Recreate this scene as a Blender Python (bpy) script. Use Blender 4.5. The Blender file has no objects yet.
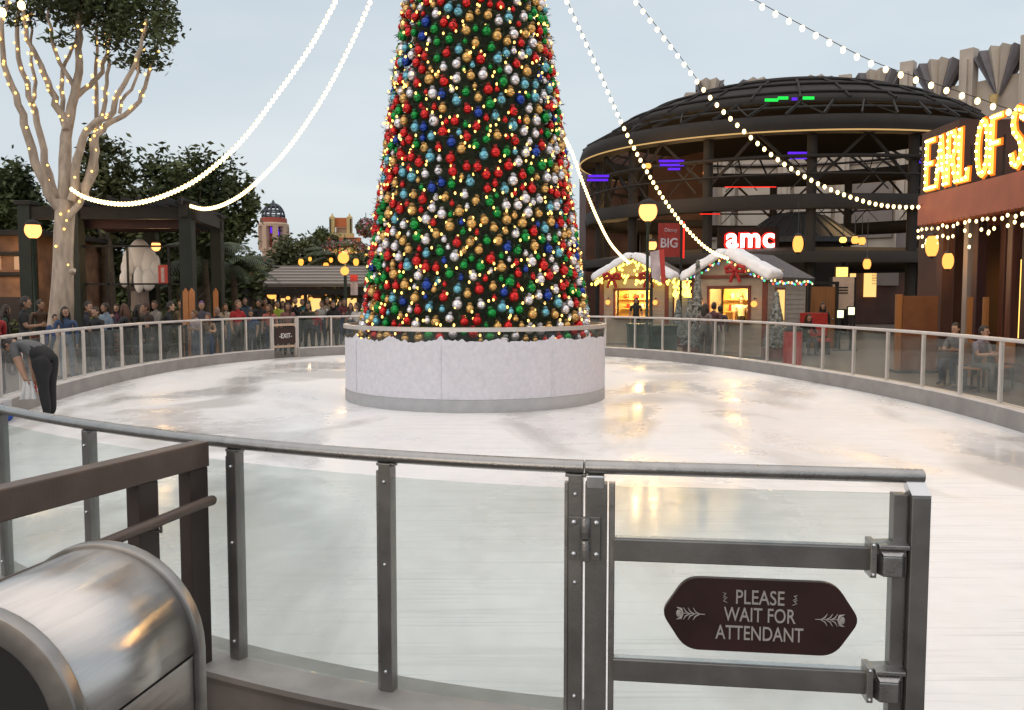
import bpy, bmesh, math, random
from mathutils import Vector, Matrix, Euler, noise
PI = math.pi
V = Vector
scene = bpy.context.scene
COL = scene.collection

# ------------------------------------------------------------------ camera measurements
F, CX, CY = 850.0, 512.0, 355.0
EYE = 1.8
PITCH = math.atan(58.0 / F)
SP, CP = math.sin(PITCH), math.cos(PITCH)
GZ = -0.03                                   # plaza level (ice is z = 0)

def at(px, py, Y):
    """point of the place seen at a pixel when it stands Y metres in front"""
    u = (CY - py) / F
    dy = CP + SP * u
    k = Y / dy
    return V(((px - CX) / F * k, Y, EYE + k * (u * CP - SP)))

def zat(py, Y):
    return at(CX, py, Y).z

def xat(px, Y):
    return (px - CX) / F * Y

# ------------------------------------------------------------------ materials
def mat(name, col, rough=.6, metal=0., var=.15, scale=6., bump=0., bscale=40., spec=.5, rvar=.0, col2=None, stretch=None):
    m = bpy.data.materials.new(name); m.use_nodes = True
    nt = m.node_tree; N = nt.nodes; L = nt.links
    b = N['Principled BSDF']
    b.inputs['Roughness'].default_value = rough
    b.inputs['Metallic'].default_value = metal
    b.inputs['Specular IOR Level'].default_value = spec
    tc = N.new('ShaderNodeTexCoord')
    mp = N.new('ShaderNodeMapping'); L.new(tc.outputs['Object'], mp.inputs['Vector'])
    if stretch: mp.inputs['Scale'].default_value = stretch
    nz = N.new('ShaderNodeTexNoise'); nz.inputs['Scale'].default_value = scale; nz.inputs['Detail'].default_value = 5
    L.new(mp.outputs['Vector'], nz.inputs['Vector'])
    mx = N.new('ShaderNodeMix'); mx.data_type = 'RGBA'
    c = col
    c1 = tuple(max(0, x * (1 - var)) for x in c); c2 = col2 or tuple(min(1, x * (1 + var)) for x in c)
    mx.inputs['A'].default_value = (*c1, 1); mx.inputs['B'].default_value = (*c2, 1)
    rp = N.new('ShaderNodeValToRGB'); rp.color_ramp.elements[0].position = .32; rp.color_ramp.elements[1].position = .68
    L.new(nz.outputs['Fac'], rp.inputs['Fac']); L.new(rp.outputs['Color'], mx.inputs['Factor'])
    L.new(mx.outputs['Result'], b.inputs['Base Color'])
    if rvar:
        mr = N.new('ShaderNodeMapRange'); mr.inputs['To Min'].default_value = max(.02, rough - rvar); mr.inputs['To Max'].default_value = min(1, rough + rvar)
        L.new(nz.outputs['Fac'], mr.inputs['Value']); L.new(mr.outputs['Result'], b.inputs['Roughness'])
    if bump:
        n2 = N.new('ShaderNodeTexNoise'); n2.inputs['Scale'].default_value = bscale; n2.inputs['Detail'].default_value = 4
        L.new(mp.outputs['Vector'], n2.inputs['Vector'])
        bp = N.new('ShaderNodeBump'); bp.inputs['Strength'].default_value = bump; bp.inputs['Distance'].default_value = .02
        L.new(n2.outputs['Fac'], bp.inputs['Height']); L.new(bp.outputs['Normal'], b.inputs['Normal'])
    return m

def emit(name, col, strength, sample=True):
    m = bpy.data.materials.new(name); m.use_nodes = True
    nt = m.node_tree; nt.nodes.clear()
    e = nt.nodes.new('ShaderNodeEmission'); o = nt.nodes.new('ShaderNodeOutputMaterial')
    e.inputs['Color'].default_value = (*col, 1); e.inputs['Strength'].default_value = strength
    nt.links.new(e.outputs[0], o.inputs['Surface'])
    if not sample: m.cycles.emission_sampling = 'NONE'
    return m

def glass_mat(name, tint=(.915, .945, .935), haze=.075, ior=1.4):
    m = bpy.data.materials.new(name); m.use_nodes = True
    nt = m.node_tree; nt.nodes.clear(); N = nt.nodes; L = nt.links
    o = N.new('ShaderNodeOutputMaterial')
    t = N.new('ShaderNodeBsdfTransparent'); t.inputs['Color'].default_value = (*tint, 1)
    g = N.new('ShaderNodeBsdfGlossy'); g.inputs['Roughness'].default_value = .03
    d = N.new('ShaderNodeBsdfDiffuse'); d.inputs['Color'].default_value = (.56, .63, .61, 1)
    fr = N.new('ShaderNodeFresnel'); fr.inputs['IOR'].default_value = ior
    tc = N.new('ShaderNodeTexCoord'); nz = N.new('ShaderNodeTexNoise'); nz.inputs['Scale'].default_value = 2.2; nz.inputs['Detail'].default_value = 6
    L.new(tc.outputs['Object'], nz.inputs['Vector'])
    mr = N.new('ShaderNodeMapRange'); mr.inputs['To Min'].default_value = haze * .3; mr.inputs['To Max'].default_value = haze * 1.7
    mr.inputs['From Min'].default_value = .3; mr.inputs['From Max'].default_value = .7
    L.new(nz.outputs['Fac'], mr.inputs['Value'])
    a = N.new('ShaderNodeMixShader'); b = N.new('ShaderNodeMixShader')
    L.new(mr.outputs['Result'], a.inputs['Fac']); L.new(t.outputs[0], a.inputs[1]); L.new(d.outputs[0], a.inputs[2])
    ge = N.new('ShaderNodeNewGeometry'); iv = N.new('ShaderNodeMath'); iv.operation = 'SUBTRACT'; iv.inputs[0].default_value = 1; L.new(ge.outputs['Backfacing'], iv.inputs[1])
    fm = N.new('ShaderNodeMath'); fm.operation = 'MULTIPLY'; L.new(fr.outputs[0], fm.inputs[0]); L.new(iv.outputs[0], fm.inputs[1])
    L.new(fm.outputs[0], b.inputs['Fac']); L.new(a.outputs[0], b.inputs[1]); L.new(g.outputs[0], b.inputs[2])
    L.new(b.outputs[0], o.inputs['Surface'])
    return m

WARM = (1., .70, .34)
M = {}
def mk():
    M['steel'] = mat('brushed_steel', (.36, .35, .34), .30, .88, .10, 14, .12, 120, rvar=.12)
    M['steel_dark'] = mat('dull_steel', (.235, .228, .22), .37, .80, .14, 7, .05, 90, rvar=.10)
    M['steel_bright'] = mat('bright_steel', (.62, .63, .64), .25, .9, .08, 12, rvar=.06)
    M['bin_steel'] = mat('bin_steel', (.58, .55, .525), .23, .95, .06, 7, .02, 9, rvar=.02, stretch=(7, .6, 7))
    M['bin_edge'] = mat('bin_edge_steel', (.30, .29, .28), .36, .9, .12, 18, rvar=.08)
    nt_ = M['bin_steel'].node_tree; tg_ = nt_.nodes.new('ShaderNodeTangent'); tg_.direction_type = 'RADIAL'; tg_.axis = 'Y'; pb_ = nt_.nodes['Principled BSDF']; nt_.links.new(tg_.outputs[0], pb_.inputs['Tangent']); pb_.inputs['Anisotropic'].default_value = 1.0; pb_.inputs['Anisotropic Rotation'].default_value = .25
    M['black'] = mat('black_rubber', (.012, .012, .013), .6, 0, .2)
    M['brown_metal'] = mat('brown_painted_metal', (.115, .082, .068), .42, .25, .14, 9, .08, 70, rvar=.1)
    M['brown_dark'] = mat('dark_brown_paint', (.045, .031, .027), .5, .1, .15)
    M['far_rail'] = mat('pale_aluminium', (.60, .555, .53), .42, .5, .08, 4)
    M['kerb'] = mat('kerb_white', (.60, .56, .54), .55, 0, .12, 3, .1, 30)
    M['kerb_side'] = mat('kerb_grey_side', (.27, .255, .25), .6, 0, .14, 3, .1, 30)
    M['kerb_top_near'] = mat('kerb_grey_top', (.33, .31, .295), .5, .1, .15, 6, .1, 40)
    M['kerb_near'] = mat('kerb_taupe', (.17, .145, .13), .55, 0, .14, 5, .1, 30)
    M['glass'] = glass_mat('fence_glass')
    M['glass_far'] = glass_mat('fence_glass_far', (.90, .91, .90), .05, 1.3)
    M['snow'] = mat('snow', (.80, .81, .85), .8, 0, .06, 5, .5, 14)
    M['snow_wrap'] = mat('snow_wrap', (.60, .585, .635), .75, 0, .03, 14, .35, 60, col2=(.66, .645, .695))
    M['wrap_base'] = mat('base_strip_grey', (.36, .36, .37), .55, 0, .08)
    M['sign_brown'] = mat('sign_brown', (.028, .010, .009), .38, 0, .25, 5, rvar=.06)
    M['sign_letter'] = mat('sign_letter', (.40, .37, .35), .5, .2, .08)
    M['needles'] = mat('needles', (.008, .018, .008), .75, 0, .5, 9, col2=(.030, .050, .018))
    M['bark_pale'] = mat('pale_bark', (.42, .335, .265), .85, 0, .30, 7, .8, 16, stretch=(1, 1, .30))
    M['bark'] = mat('dark_bark', (.09, .07, .05), .9, 0, .3, 6, .5, 14)
    M['leaf_dark'] = mat('leaf_dark', (.032, .050, .015), .7, 0, .5, 1.6, col2=(.090, .115, .035))
    M['leaf_green'] = mat('leaf_green', (.045, .060, .020), .7, 0, .5, .6, col2=(.100, .110, .036))
    M['leaf_mid'] = mat('leaf_mid', (.034, .055, .016), .7, 0, .5, .7, col2=(.105, .130, .040))
    M['palm'] = mat('palm_leaf', (.032, .055, .018), .6, 0, .4, 1.5, col2=(.07, .095, .035))
    M['timber'] = mat('dark_timber', (.013, .010, .008), .8, 0, .3, 3)
    M['timber_green'] = mat('dark_green_post', (.007, .012, .008), .7, 0, .25, 3)
    M['maroon'] = mat('maroon_awning', (.035, .008, .007), .7, 0, .25, 3)
    M['dome_metal'] = mat('dark_steel_lattice', (.014, .011, .0095), .8, 0, .25, 1.2)
    M['dome_shell'] = mat('dark_mesh_shell', (.014, .0105, .0085), .85, 0, .35, .6)
    M['cream'] = mat('cream_wall', (.46, .40, .34), .8, 0, .08, .8, .05, 10)
    M['cream_dark'] = mat('taupe_wall', (.22, .185, .17), .8, 0, .1, .8)
    M['fan_grey'] = mat('fan_grey', (.17, .16, .175), .7, 0, .12, 2)
    M['maroon_wall'] = mat('maroon_wall', (.065, .027, .018), .7, 0, .35, .8)
    M['dark_wall'] = mat('dark_interior_wall', (.030, .020, .016), .75, 0, .4, .6)
    M['fascia'] = mat('red_brown_fascia', (.30, .078, .045), .5, 0, .12, 2)
    M['wood_red'] = mat('red_brown_wood', (.10, .030, .015), .5, 0, .3, 3, stretch=(4, 4, .3))
    M['wood_orange'] = mat('orange_wood', (.26, .105, .030), .55, 0, .2, 3, stretch=(4, 4, .3))
    M['siding'] = mat('beige_siding', (.42, .34, .26), .75, 0, .08, 4)
    M['siding_grey'] = mat('grey_siding', (.36, .33, .30), .75, 0, .08, 4)
    M['trim_red'] = mat('red_brown_trim', (.17, .045, .025), .6, 0, .15)
    M['shingle'] = mat('grey_shingle', (.085, .083, .09), .85, 0, .25, 14, .4, 30)
    M['red'] = mat('red_fabric', (.38, .022, .02), .7, 0, .2)
    M['red_paint'] = mat('red_paint', (.40, .03, .025), .4, 0, .1)
    M['green_bin'] = mat('dark_green_paint', (.014, .042, .032), .45, 0, .15)
    M['post_green'] = mat('post_dark_green', (.012, .026, .018), .4, .2, .15)
    M['white'] = mat('white_paint', (.72, .71, .70), .5, 0, .05)
    M['sculpt'] = mat('white_sculpture', (.80, .79, .80), .7, 0, .05, 3)
    M['canopy_roof'] = mat('grey_canopy_roof', (.23, .20, .175), .8, 0, .12, 1, stretch=(.3, 1, 3))
    M['terracotta'] = mat('terracotta_band', (.33, .07, .045), .7, 0, .1)
    M['tower_cream'] = mat('tower_cream', (.52, .37, .27), .8, 0, .08)
    M['tower_yellow'] = mat('tower_yellow', (.58, .42, .18), .7, 0, .12)
    M['tower_orange'] = mat('tower_orange', (.50, .14, .045), .7, 0, .1)
    M['dome_blue'] = mat('dome_blue_grey', (.05, .06, .075), .5, .2, .2)
    M['pink_leaf'] = mat('pink_flower', (.34, .06, .09), .7, 0, .5, 3)
    M['flower_white'] = mat('pale_flower', (.42, .36, .40), .7, 0, .3, 3)
    M['uplight_orange'] = mat('uplight_orange', (.42, .16, .05), .6, 0, .1)
    M['flocked'] = mat('flocked_needles', (.12, .14, .12), .8, 0, .4, 12, col2=(.42, .43, .42))
    M['shop_yellow'] = mat('shop_wall', (.62, .43, .16), .7, 0, .12, 3)
    # lights
    M['bulb'] = emit('warm_bulb', (1., .72, .32), 4.0)
    M['mini'] = emit('mini_light', (1., .56, .13), 3.6, False)
    M['mini_yellow'] = emit('mini_yellow', (1., .72, .10), 4.0, False)
    M['globe'] = emit('lamp_globe', (1., .41, .12), 2.3)
    M['globe_small'] = emit('lamp_globe_small', (1., .36, .075), 1.8)
    M['lantern'] = emit('lantern_glow', (1., .36, .075), 1.8)
    M['kiosk_light'] = emit('kiosk_tube', (1., .66, .20), 9.0)
    M['window_warm'] = emit('lit_window', (1., .60, .20), 1.1)
    M['window_gold'] = emit('lit_gold', (1., .55, .12), 2.2)
    M['purple'] = emit('purple_neon', (.13, .025, .85), 1.0)
    M['green_neon'] = emit('green_neon', (.02, .8, .08), 1.2)
    M['red_neon'] = emit('red_neon', (1., .03, .02), 1.5)
    M['rope'] = emit('rope_light', (1., .62, .24), .55)
    M['letter_gold'] = emit('letter_gold', (1., .52, .09), 1.9)
    M['letter_edge'] = emit('letter_edge', (1., .20, .015), 1.1)
    M['amber'] = emit('amber_glow', (1., .36, .05), 1.8)
    M['letter_bulb'] = emit('letter_bulb', (1., .66, .24), 36.0)
    M['white_neon'] = emit('white_neon', (1., .86, .80), 3.0)
    M['lit_white'] = emit('lit_white', (.95, .92, .60), 1.5)
    M['mini_red'] = emit('mini_red', (1., .10, .06), 1.6, False)
    M['mini_blue'] = emit('mini_blue', (.15, .35, 1.), 1.4, False)
    M['mini_green'] = emit('mini_green', (.1, .9, .3), 1.1, False)
    for n, c in dict(red=(.62, .022, .022), green=(.008, .27, .05), silver=(.80, .78, .82), gold=(.72, .43, .14), light_blue=(.16, .46, .58), dark_blue=(.02, .06, .34)).items():
        M['b_' + n] = mat('bauble_' + n, c, .20, .60, .05, 8)
        M['w_' + n] = mat('bow_' + n, tuple(x * .5 for x in c), .5, .2, .3, 20)
mk()

# ------------------------------------------------------------------ building helpers
def chain_matrix(o):
    m = Matrix.Identity(4)
    while o is not None:
        m = Matrix.LocRotScale(o.location, o.rotation_euler, o.scale) @ m
        o = o.parent
    return m

class MB:
    def __init__(s): s.v = []; s.f = []; s.m = []; s.sm = []; s.cur = 0; s.smooth = False
    def mat(s, i, smooth=None):
        s.cur = i
        if smooth is not None: s.smooth = smooth
        return s
    def add(s, vs, fs, smooth=None):
        o = len(s.v); s.v += [tuple(x) for x in vs]
        sm = s.smooth if smooth is None else smooth
        for f in fs:
            s.f.append(tuple(i + o for i in f)); s.m.append(s.cur); s.sm.append(sm)
        return s
    def box(s, c, d, rz=0, mtx=None):
        hx, hy, hz = d[0] / 2, d[1] / 2, d[2] / 2
        vs = [V((x, y, z)) for z in (-hz, hz) for y in (-hy, hy) for x in (-hx, hx)]
        R = mtx or Matrix.Rotation(rz, 3, 'Z')
        vs = [R @ v + V(c) for v in vs]
        return s.add(vs, [(0, 2, 3, 1), (4, 5, 7, 6), (0, 1, 5, 4), (2, 6, 7, 3), (0, 4, 6, 2), (1, 3, 7, 5)], False)
    def beam(s, a, b, w, h, up=(0, 0, 1)):
        a, b = V(a), V(b); d = (b - a)
        if d.length < 1e-6: return s
        d.normalize(); up = V(up)
        if abs(d.dot(up)) > .98: up = V((0, 1, 0))
        x = d.cross(up).normalized(); y = x.cross(d)
        vs = []
        for p in (a, b):
            for sx, sy in ((-1, -1), (1, -1), (1, 1), (-1, 1)): vs.append(p + x * (sx * w / 2) + y * (sy * h / 2))
        return s.add(vs, [(0, 1, 2, 3), (7, 6, 5, 4), (0, 4, 5, 1), (1, 5, 6, 2), (2, 6, 7, 3), (3, 7, 4, 0)], False)
    def tube(s, pts, r, n=8, cap=True, closed=False, sx=1., sy=1.):
        pts = [V(p) for p in pts]; k = len(pts)
        rr = r if isinstance(r, (list, tuple)) else [r] * k
        up = V((0, 0, 1)); vs = []; x = None
        for i, p in enumerate(pts):
            if closed: d = pts[(i + 1) % k] - pts[i - 1]
            else: d = pts[min(i + 1, k - 1)] - pts[max(i - 1, 0)]
            if d.length < 1e-9: d = V((0, 0, 1))
            d.normalize()
            if x is None:
                u = up if abs(d.z) < .95 else V((0, 1, 0))
                x = d.cross(u).normalized()
            else:
                x = (x - d * x.dot(d))
                x = x.normalized() if x.length > 1e-6 else d.cross(V((1, 0, 0))).normalized()
            y = x.cross(d)
            for j in range(n):
                a = 2 * PI * j / n
                vs.append(p + (x * math.cos(a) * sx + y * math.sin(a) * sy) * rr[i])
        fs = []
        for i in range(k if closed else k - 1):
            a, b = i * n, ((i + 1) % k) * n
            for j in range(n):
                fs.append((a + j, a + (j + 1) % n, b + (j + 1) % n, b + j))
        s.add(vs, fs, True)
        if cap and not closed:
            s.add(vs[:n], [tuple(range(n))[::-1]], False); s.add(vs[-n:], [tuple(range(n))], False)
        return s
    def lathe(s, prof, n=16, c=(0, 0, 0), smooth=True, a0=0., a1=2 * PI):
        full = abs(a1 - a0 - 2 * PI) < 1e-6
        vs = []; k = n if full else n + 1
        for r, z in prof:
            for j in range(k):
                a = a0 + (a1 - a0) * j / n
                vs.append((c[0] + r * math.cos(a), c[1] + r * math.sin(a), c[2] + z))
        fs = []
        for i in range(len(prof) - 1):
            for j in range(n):
                j2 = (j + 1) % k
                fs.append((i * k + j, i * k + j2, (i + 1) * k + j2, (i + 1) * k + j))
        return s.add(vs, fs, smooth)
    def ball(s, c, r, n=8, m=6, mtx=None):
        rx, ry, rz = r if isinstance(r, (tuple, list)) else (r, r, r)
        vs = [V((0, 0, -rz))]
        for i in range(1, m):
            t = -PI / 2 + PI * i / m
            for j in range(n):
                a = 2 * PI * j / n
                vs.append(V((rx * math.cos(t) * math.cos(a), ry * math.cos(t) * math.sin(a), rz * math.sin(t))))
        vs.append(V((0, 0, rz)))
        if mtx: vs = [mtx @ v for v in vs]
        vs = [v + V(c) for v in vs]
        fs = []
        for j in range(n): fs.append((0, 1 + (j + 1) % n, 1 + j))
        for i in range(m - 2):
            for j in range(n):
                a = 1 + i * n; b = a + n
                fs.append((a + j, a + (j + 1) % n, b + (j + 1) % n, b + j))
        a = 1 + (m - 2) * n; t = len(vs) - 1
        for j in range(n): fs.append((a + j, a + (j + 1) % n, t))
        return s.add(vs, fs, True)
    def prism(s, poly, off, smooth=False):
        """polygon (3D points) extruded by vector off"""
        poly = [V(p) for p in poly]; off = V(off); n = len(poly)
        vs = poly + [p + off for p in poly]
        fs = [tuple(range(n))[::-1], tuple(range(n, 2 * n))]
        s.add(vs, fs, False)
        s.add(vs, [(i, (i + 1) % n, n + (i + 1) % n, n + i) for i in range(n)], smooth)
        return s
    def quad(s, a, b, c, d): return s.add([a, b, c, d], [(0, 1, 2, 3)], False)
    def build(s, name, mats, parent=None, world=False, bevel=0., loc=None, recalc=False):
        me = bpy.data.meshes.new(name)
        vs = s.v
        if world and parent is not None:
            inv = chain_matrix(parent).inverted(); vs = [tuple(inv @ V(v)) for v in vs]
        elif world and loc is not None:
            l = V(loc); vs = [tuple(V(v) - l) for v in vs]
        me.from_pydata(vs, [], s.f)
        for m in (mats if isinstance(mats, (list, tuple)) else [mats]): me.materials.append(m)
        me.polygons.foreach_set('material_index', s.m)
        me.polygons.foreach_set('use_smooth', s.sm)
        if bevel or recalc:
            bm = bmesh.new(); bm.from_mesh(me)
            bmesh.ops.remove_doubles(bm, verts=bm.verts, dist=1e-5)
            bmesh.ops.recalc_face_normals(bm, faces=bm.faces)
            if bevel:
                es = [e for e in bm.edges if len(e.link_faces) == 2 and e.calc_face_angle(0) > .6]
                bmesh.ops.bevel(bm, geom=es, offset=bevel, segments=2, profile=.6, affect='EDGES', clamp_overlap=True)
            bm.to_mesh(me); bm.free()
        me.update()
        o = bpy.data.objects.new(name, me); COL.objects.link(o)
        if parent is not None: o.parent = parent
        if loc is not None and parent is None: o.location = loc
        return o

def tag(o, label=None, cat=None, group=None, kind=None):
    if label: o['label'] = label
    if cat: o['category'] = cat
    if group: o['group'] = group
    if kind: o['kind'] = kind
    return o

def thing(name, label, cat, loc=(0, 0, 0), rz=0., group=None):
    o = bpy.data.objects.new(name, None); COL.objects.link(o)
    o.empty_display_size = .1
    o.location = loc; o.rotation_euler = (0, 0, rz)
    return tag(o, label, cat, group)

def kids(o): return [c for c in KIDS.get(o.name, [])]
def copy_obj(src, name, parent=None, loc=None):
    c = src.copy(); c.name = name; COL.objects.link(c)
    if parent is not None: c.parent = parent
    if loc is not None: c.location = loc
    return c

def text_mesh(txt, size, depth=.002, offset=0., sx=1., space=1., align='CENTER'):
    """built-in font -> vertices/faces in the XZ plane facing -Y"""
    cu = bpy.data.curves.new('lettering', 'FONT'); cu.body = txt; cu.size = size; cu.extrude = depth
    cu.offset = offset; cu.align_x = align; cu.space_character = space; cu.resolution_u = 4
    o = bpy.data.objects.new('lettering_tmp', cu); COL.objects.link(o)
    bpy.context.view_layer.update()
    me = bpy.data.meshes.new_from_object(o.evaluated_get(bpy.context.evaluated_depsgraph_get()))
    vs = [(v.co.x * sx, -v.co.z, v.co.y) for v in me.vertices]; fs = [tuple(p.vertices) for p in me.polygons]
    bpy.data.objects.remove(o); bpy.data.curves.remove(cu); bpy.data.meshes.remove(me)
    return vs, fs
# ------------------------------------------------------------------ people (first: they need evaluated modifiers)
PM = {}
def pmat(c, rough=.8, var=.15):
    k = tuple(round(x, 3) for x in c)
    if k not in PM: PM[k] = mat('cloth_%d' % len(PM), c, rough, 0, var, 9, .15, 30)
    return PM[k]
SKINS = [(.38, .22, .15), (.30, .165, .105), (.42, .26, .19)]

def skin_body(J, E, R, root, lev=1):
    me = bpy.data.meshes.new('sk'); me.from_pydata(J, E, [])
    o = bpy.data.objects.new('sk', me); COL.objects.link(o)
    md = o.modifiers.new('s', 'SKIN'); md.use_smooth_shade = True; md.branch_smoothing = .6
    sv = me.skin_vertices[0].data
    for i, r in enumerate(R): sv[i].radius = r; sv[i].use_root = (i == root)
    sb = o.modifiers.new('u', 'SUBSURF'); sb.levels = lev; sb.render_levels = lev
    bpy.context.view_layer.update()
    m2 = bpy.data.meshes.new_from_object(o.evaluated_get(bpy.context.evaluated_depsgraph_get()))
    vs = [v.co.copy() for v in m2.vertices]; fs = [tuple(p.vertices) for p in m2.polygons]
    bpy.data.objects.remove(o); bpy.data.meshes.remove(me); bpy.data.meshes.remove(m2)
    return vs, fs

def seg_d(p, a, b):
    ab = b - a; t = max(0, min(1, (p - a).dot(ab) / max(1e-9, ab.length_squared)))
    return (p - a - ab * t).length

def person(X, Y, face, label, shirt, pants, hair=(.02, .014, .01), skin=0, h=1.72, pose='stand', longhair=False, sleeves='short', z=None, group=None, look=0., lev=1, gloves=None, shoes=(.03, .028, .027), arms=None, seat_z=.5, bulk=1.):
    rnd = random.Random(hash((round(X, 2), round(Y, 2))) & 0xffff)
    k = h / 1.75
    root = thing('person', label, 'person', (X, Y, GZ if z is None else z), math.radians(face), group)
    pz = .95; a = math.radians(rnd.uniform(0, 5)); py = 0.
    if pose == 'bend': a = math.radians(70); pz = .93
    if pose == 'sit': pz = seat_z + .05; a = math.radians(12)
    if pose == 'lean': a = math.radians(16)
    P = V((0, py, pz))
    fx = lambda up, fw=0., sd=0.: P + V((sd, fw * math.cos(a) + up * math.sin(a), -fw * math.sin(a) + up * math.cos(a)))
    J = [P, fx(.15, .01), fx(.34, .015), fx(.475, .0), fx(.55, .015)]
    E = [(0, 1), (1, 2), (2, 3), (3, 4)]
    R = [(.155, .115), (.14, .105), (.165, .118), (.085, .07), (.052, .055)]
    T = ['pants', 'shirt', 'shirt', 'skin']
    if pose == 'bend': R[1] = (.15, .125)
    hands = []
    for sgn in (-1, 1):
        sh = fx(.445, 0, sgn * .185)
        am = arms[0 if sgn < 0 else 1] if arms else {'stand': 'down', 'bend': 'hang', 'sit': 'fwd', 'lean': 'fwd', 'phone': 'up', 'carry': 'fwd'}[pose]
        if am == 'down': el = sh + V((sgn * .045, -.02, -.28)); wr = el + V((sgn * .005, .07, -.24))
        elif am == 'hang': el = sh + V((sgn * .02, .03, -.28)); wr = el + V((0, -.02, -.25))
        elif am == 'hangback': el = sh + V((sgn * .02, -.12, -.26)); wr = el + V((0, -.10, -.22))
        elif am == 'fwd': el = sh + V((sgn * .05, .08, -.25)); wr = el + V((-sgn * .07, .23, .03))
        else: el = sh + V((sgn * .05, .15, -.2)); wr = el + V((-sgn * .09, .12, .2))
        ha = wr + (wr - el).normalized() * .05
        i = len(J); J += [sh, el, wr, ha]; E += [(2, i), (i, i + 1), (i + 1, i + 2), (i + 2, i + 3)]
        R += [(.07, .07), (.047, .047), (.031, .031), (.036, .022)]
        T += ['shirt', 'shirt', 'shirt' if sleeves == 'long' else 'skin', 'skin']
        hands.append((ha, (wr - el).normalized(), sgn))
    for sgn in (-1, 1):
        hp = P + V((sgn * .092, 0, -.06))
        if pose == 'sit':
            kn = V((sgn * .12, .42, pz - .02)); ak = V((sgn * .12, .40, .09)); to = ak + V((0, .15, -.045))
        else:
            st = rnd.uniform(-.06, .06) * sgn
            kn = V((sgn * .10, .03 + st * .5, .50)); ak = V((sgn * .105, -.01 + st, .085)); to = ak + V((sgn * .02, .15, -.045))
        i = len(J); J += [hp, kn, ak, to]; E += [(0, i), (i, i + 1), (i + 1, i + 2), (i + 2, i + 3)]
        R += [(.098, .098), (.066, .066), (.047, .05), (.042, .032)]
        T += ['pants', 'pants', 'pants', 'shoe']
    J = [j * k for j in J]; R = [(r[0] * k * bulk, r[1] * k * bulk) for r in R]
    vs, fs = skin_body(J, E, R, 0, lev)
    mb = MB()
    idx = {'skin': 0, 'shirt': 1, 'pants': 2, 'shoe': 3}
    o0 = 0
    mb.add(vs, fs, True)
    for fi, f in enumerate(fs):
        c = sum((vs[i] for i in f), V()) / len(f)
        best = min(range(len(E)), key=lambda e: seg_d(c, J[E[e][0]], J[E[e][1]]) - max(R[E[e][0]][1], R[E[e][1]][1]) * .6)
        t = T[best]
        if t == 'skin' and best == 3: t = 'skin' if (c - J[3]).dot(fx(1) - P) > .02 else 'shirt'
        if sleeves == 'short' and best in (5, 9) and (c - J[E[best][1]]).length < .10 * k: t = 'skin'
        mb.m[fi] = idx[t]
    # head on the neck
    up = (fx(1) - P).normalized() if pose == 'bend' else V((0, .08, 1)).normalized()
    fwd = V((1, 0, 0)).cross(up); fwd = -fwd if fwd.y < 0 and pose != 'bend' else fwd
    if pose == 'bend': up = V((0, .93, -.2)).normalized(); fwd = V((0, -.2, -.98)).normalized()
    Rm = Matrix((V((1, 0, 0)), fwd, up)).transposed() @ Matrix.Rotation(look, 3, 'Z')
    hc = J[4] + up * .115 * k + fwd * .012
    mb.mat(0)
    mb.ball(hc, (.074 * k, .094 * k, .118 * k), 14, 10, Rm)
    loc = lambda x, y, zz: hc + Rm @ V((x * k, y * k, zz * k))
    mb.tube([loc(0, .086, .015), loc(0, .108, -.02), loc(0, .088, -.03)], [.006 * k, .016 * k, .008 * k], 6)
    mb.ball(loc(0, .055, -.075), (.05 * k, .04 * k, .035 * k), 8, 6, Rm)
    for sg in (-1, 1): mb.ball(loc(sg * .076, -.005, -.01), (.012 * k, .02 * k, .03 * k), 6, 5, Rm)
    mb.mat(4)
    for sg in (-1, 1): mb.ball(loc(sg * .03, .083, .012), (.013 * k, .008 * k, .008 * k), 6, 4, Rm)
    mb.mat(5); mb.ball(loc(0, .088, -.055), (.024 * k, .008 * k, .007 * k), 6, 4, Rm)
    # hands: palm grows out of the arm, five fingers
    mb.mat(0)
    for ha, d, sg in hands:
        ha = ha * k; side = V((0, 1, 0)) if abs(d.z) > .7 else V((0, 0, 1))
        side = (side - d * side.dot(d)).normalized(); inn = d.cross(side) * (1 if (d.cross(side)).x * sg < 0 else -1)
        for q, ln in enumerate((.062, .072, .068, .054)):
            b = ha + side * ((1.5 - q) * .019 * k)
            mb.tube([b - d * .03 * k, b + d * ln * .5 * k, b + d * ln * .85 * k + inn * .018 * k], [.0095 * k, .0088 * k, .007 * k], 5)
        b = ha - d * .02 * k + side * .034 * k
        mb.tube([b - side * .012 * k, b + side * .018 * k + d * .025 * k, b + side * .016 * k + d * .055 * k + inn * .01 * k], [.011 * k, .010 * k, .008 * k], 5)
    mb.build('body', [pmat(SKINS[skin], .55), pmat(shirt), pmat(pants), pmat(shoes), pmat((.02, .015, .012), .3), pmat((.26, .10, .085))], root)
    # hair
    hb = MB(); n, mm = 14, 9; rx, ry, rzz = .084 * k, .104 * k, .128 * k
    grid = {}; vv = []
    for i in range(mm + 1):
        t = PI / 2 - PI * .74 * i / mm
        for j in range(n):
            al = 2 * PI * j / n
            x, y, zz = rx * math.cos(t) * math.cos(al), ry * math.cos(t) * math.sin(al), rzz * math.sin(t)
            w = 1 + .05 * noise.noise(V((x * 40, y * 40, zz * 40 + X)))
            grid[i, j] = len(vv); vv.append(hc + Rm @ V((x * w, y * w - .008 * k, zz * w + .006 * k)))
    ff = []
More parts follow.
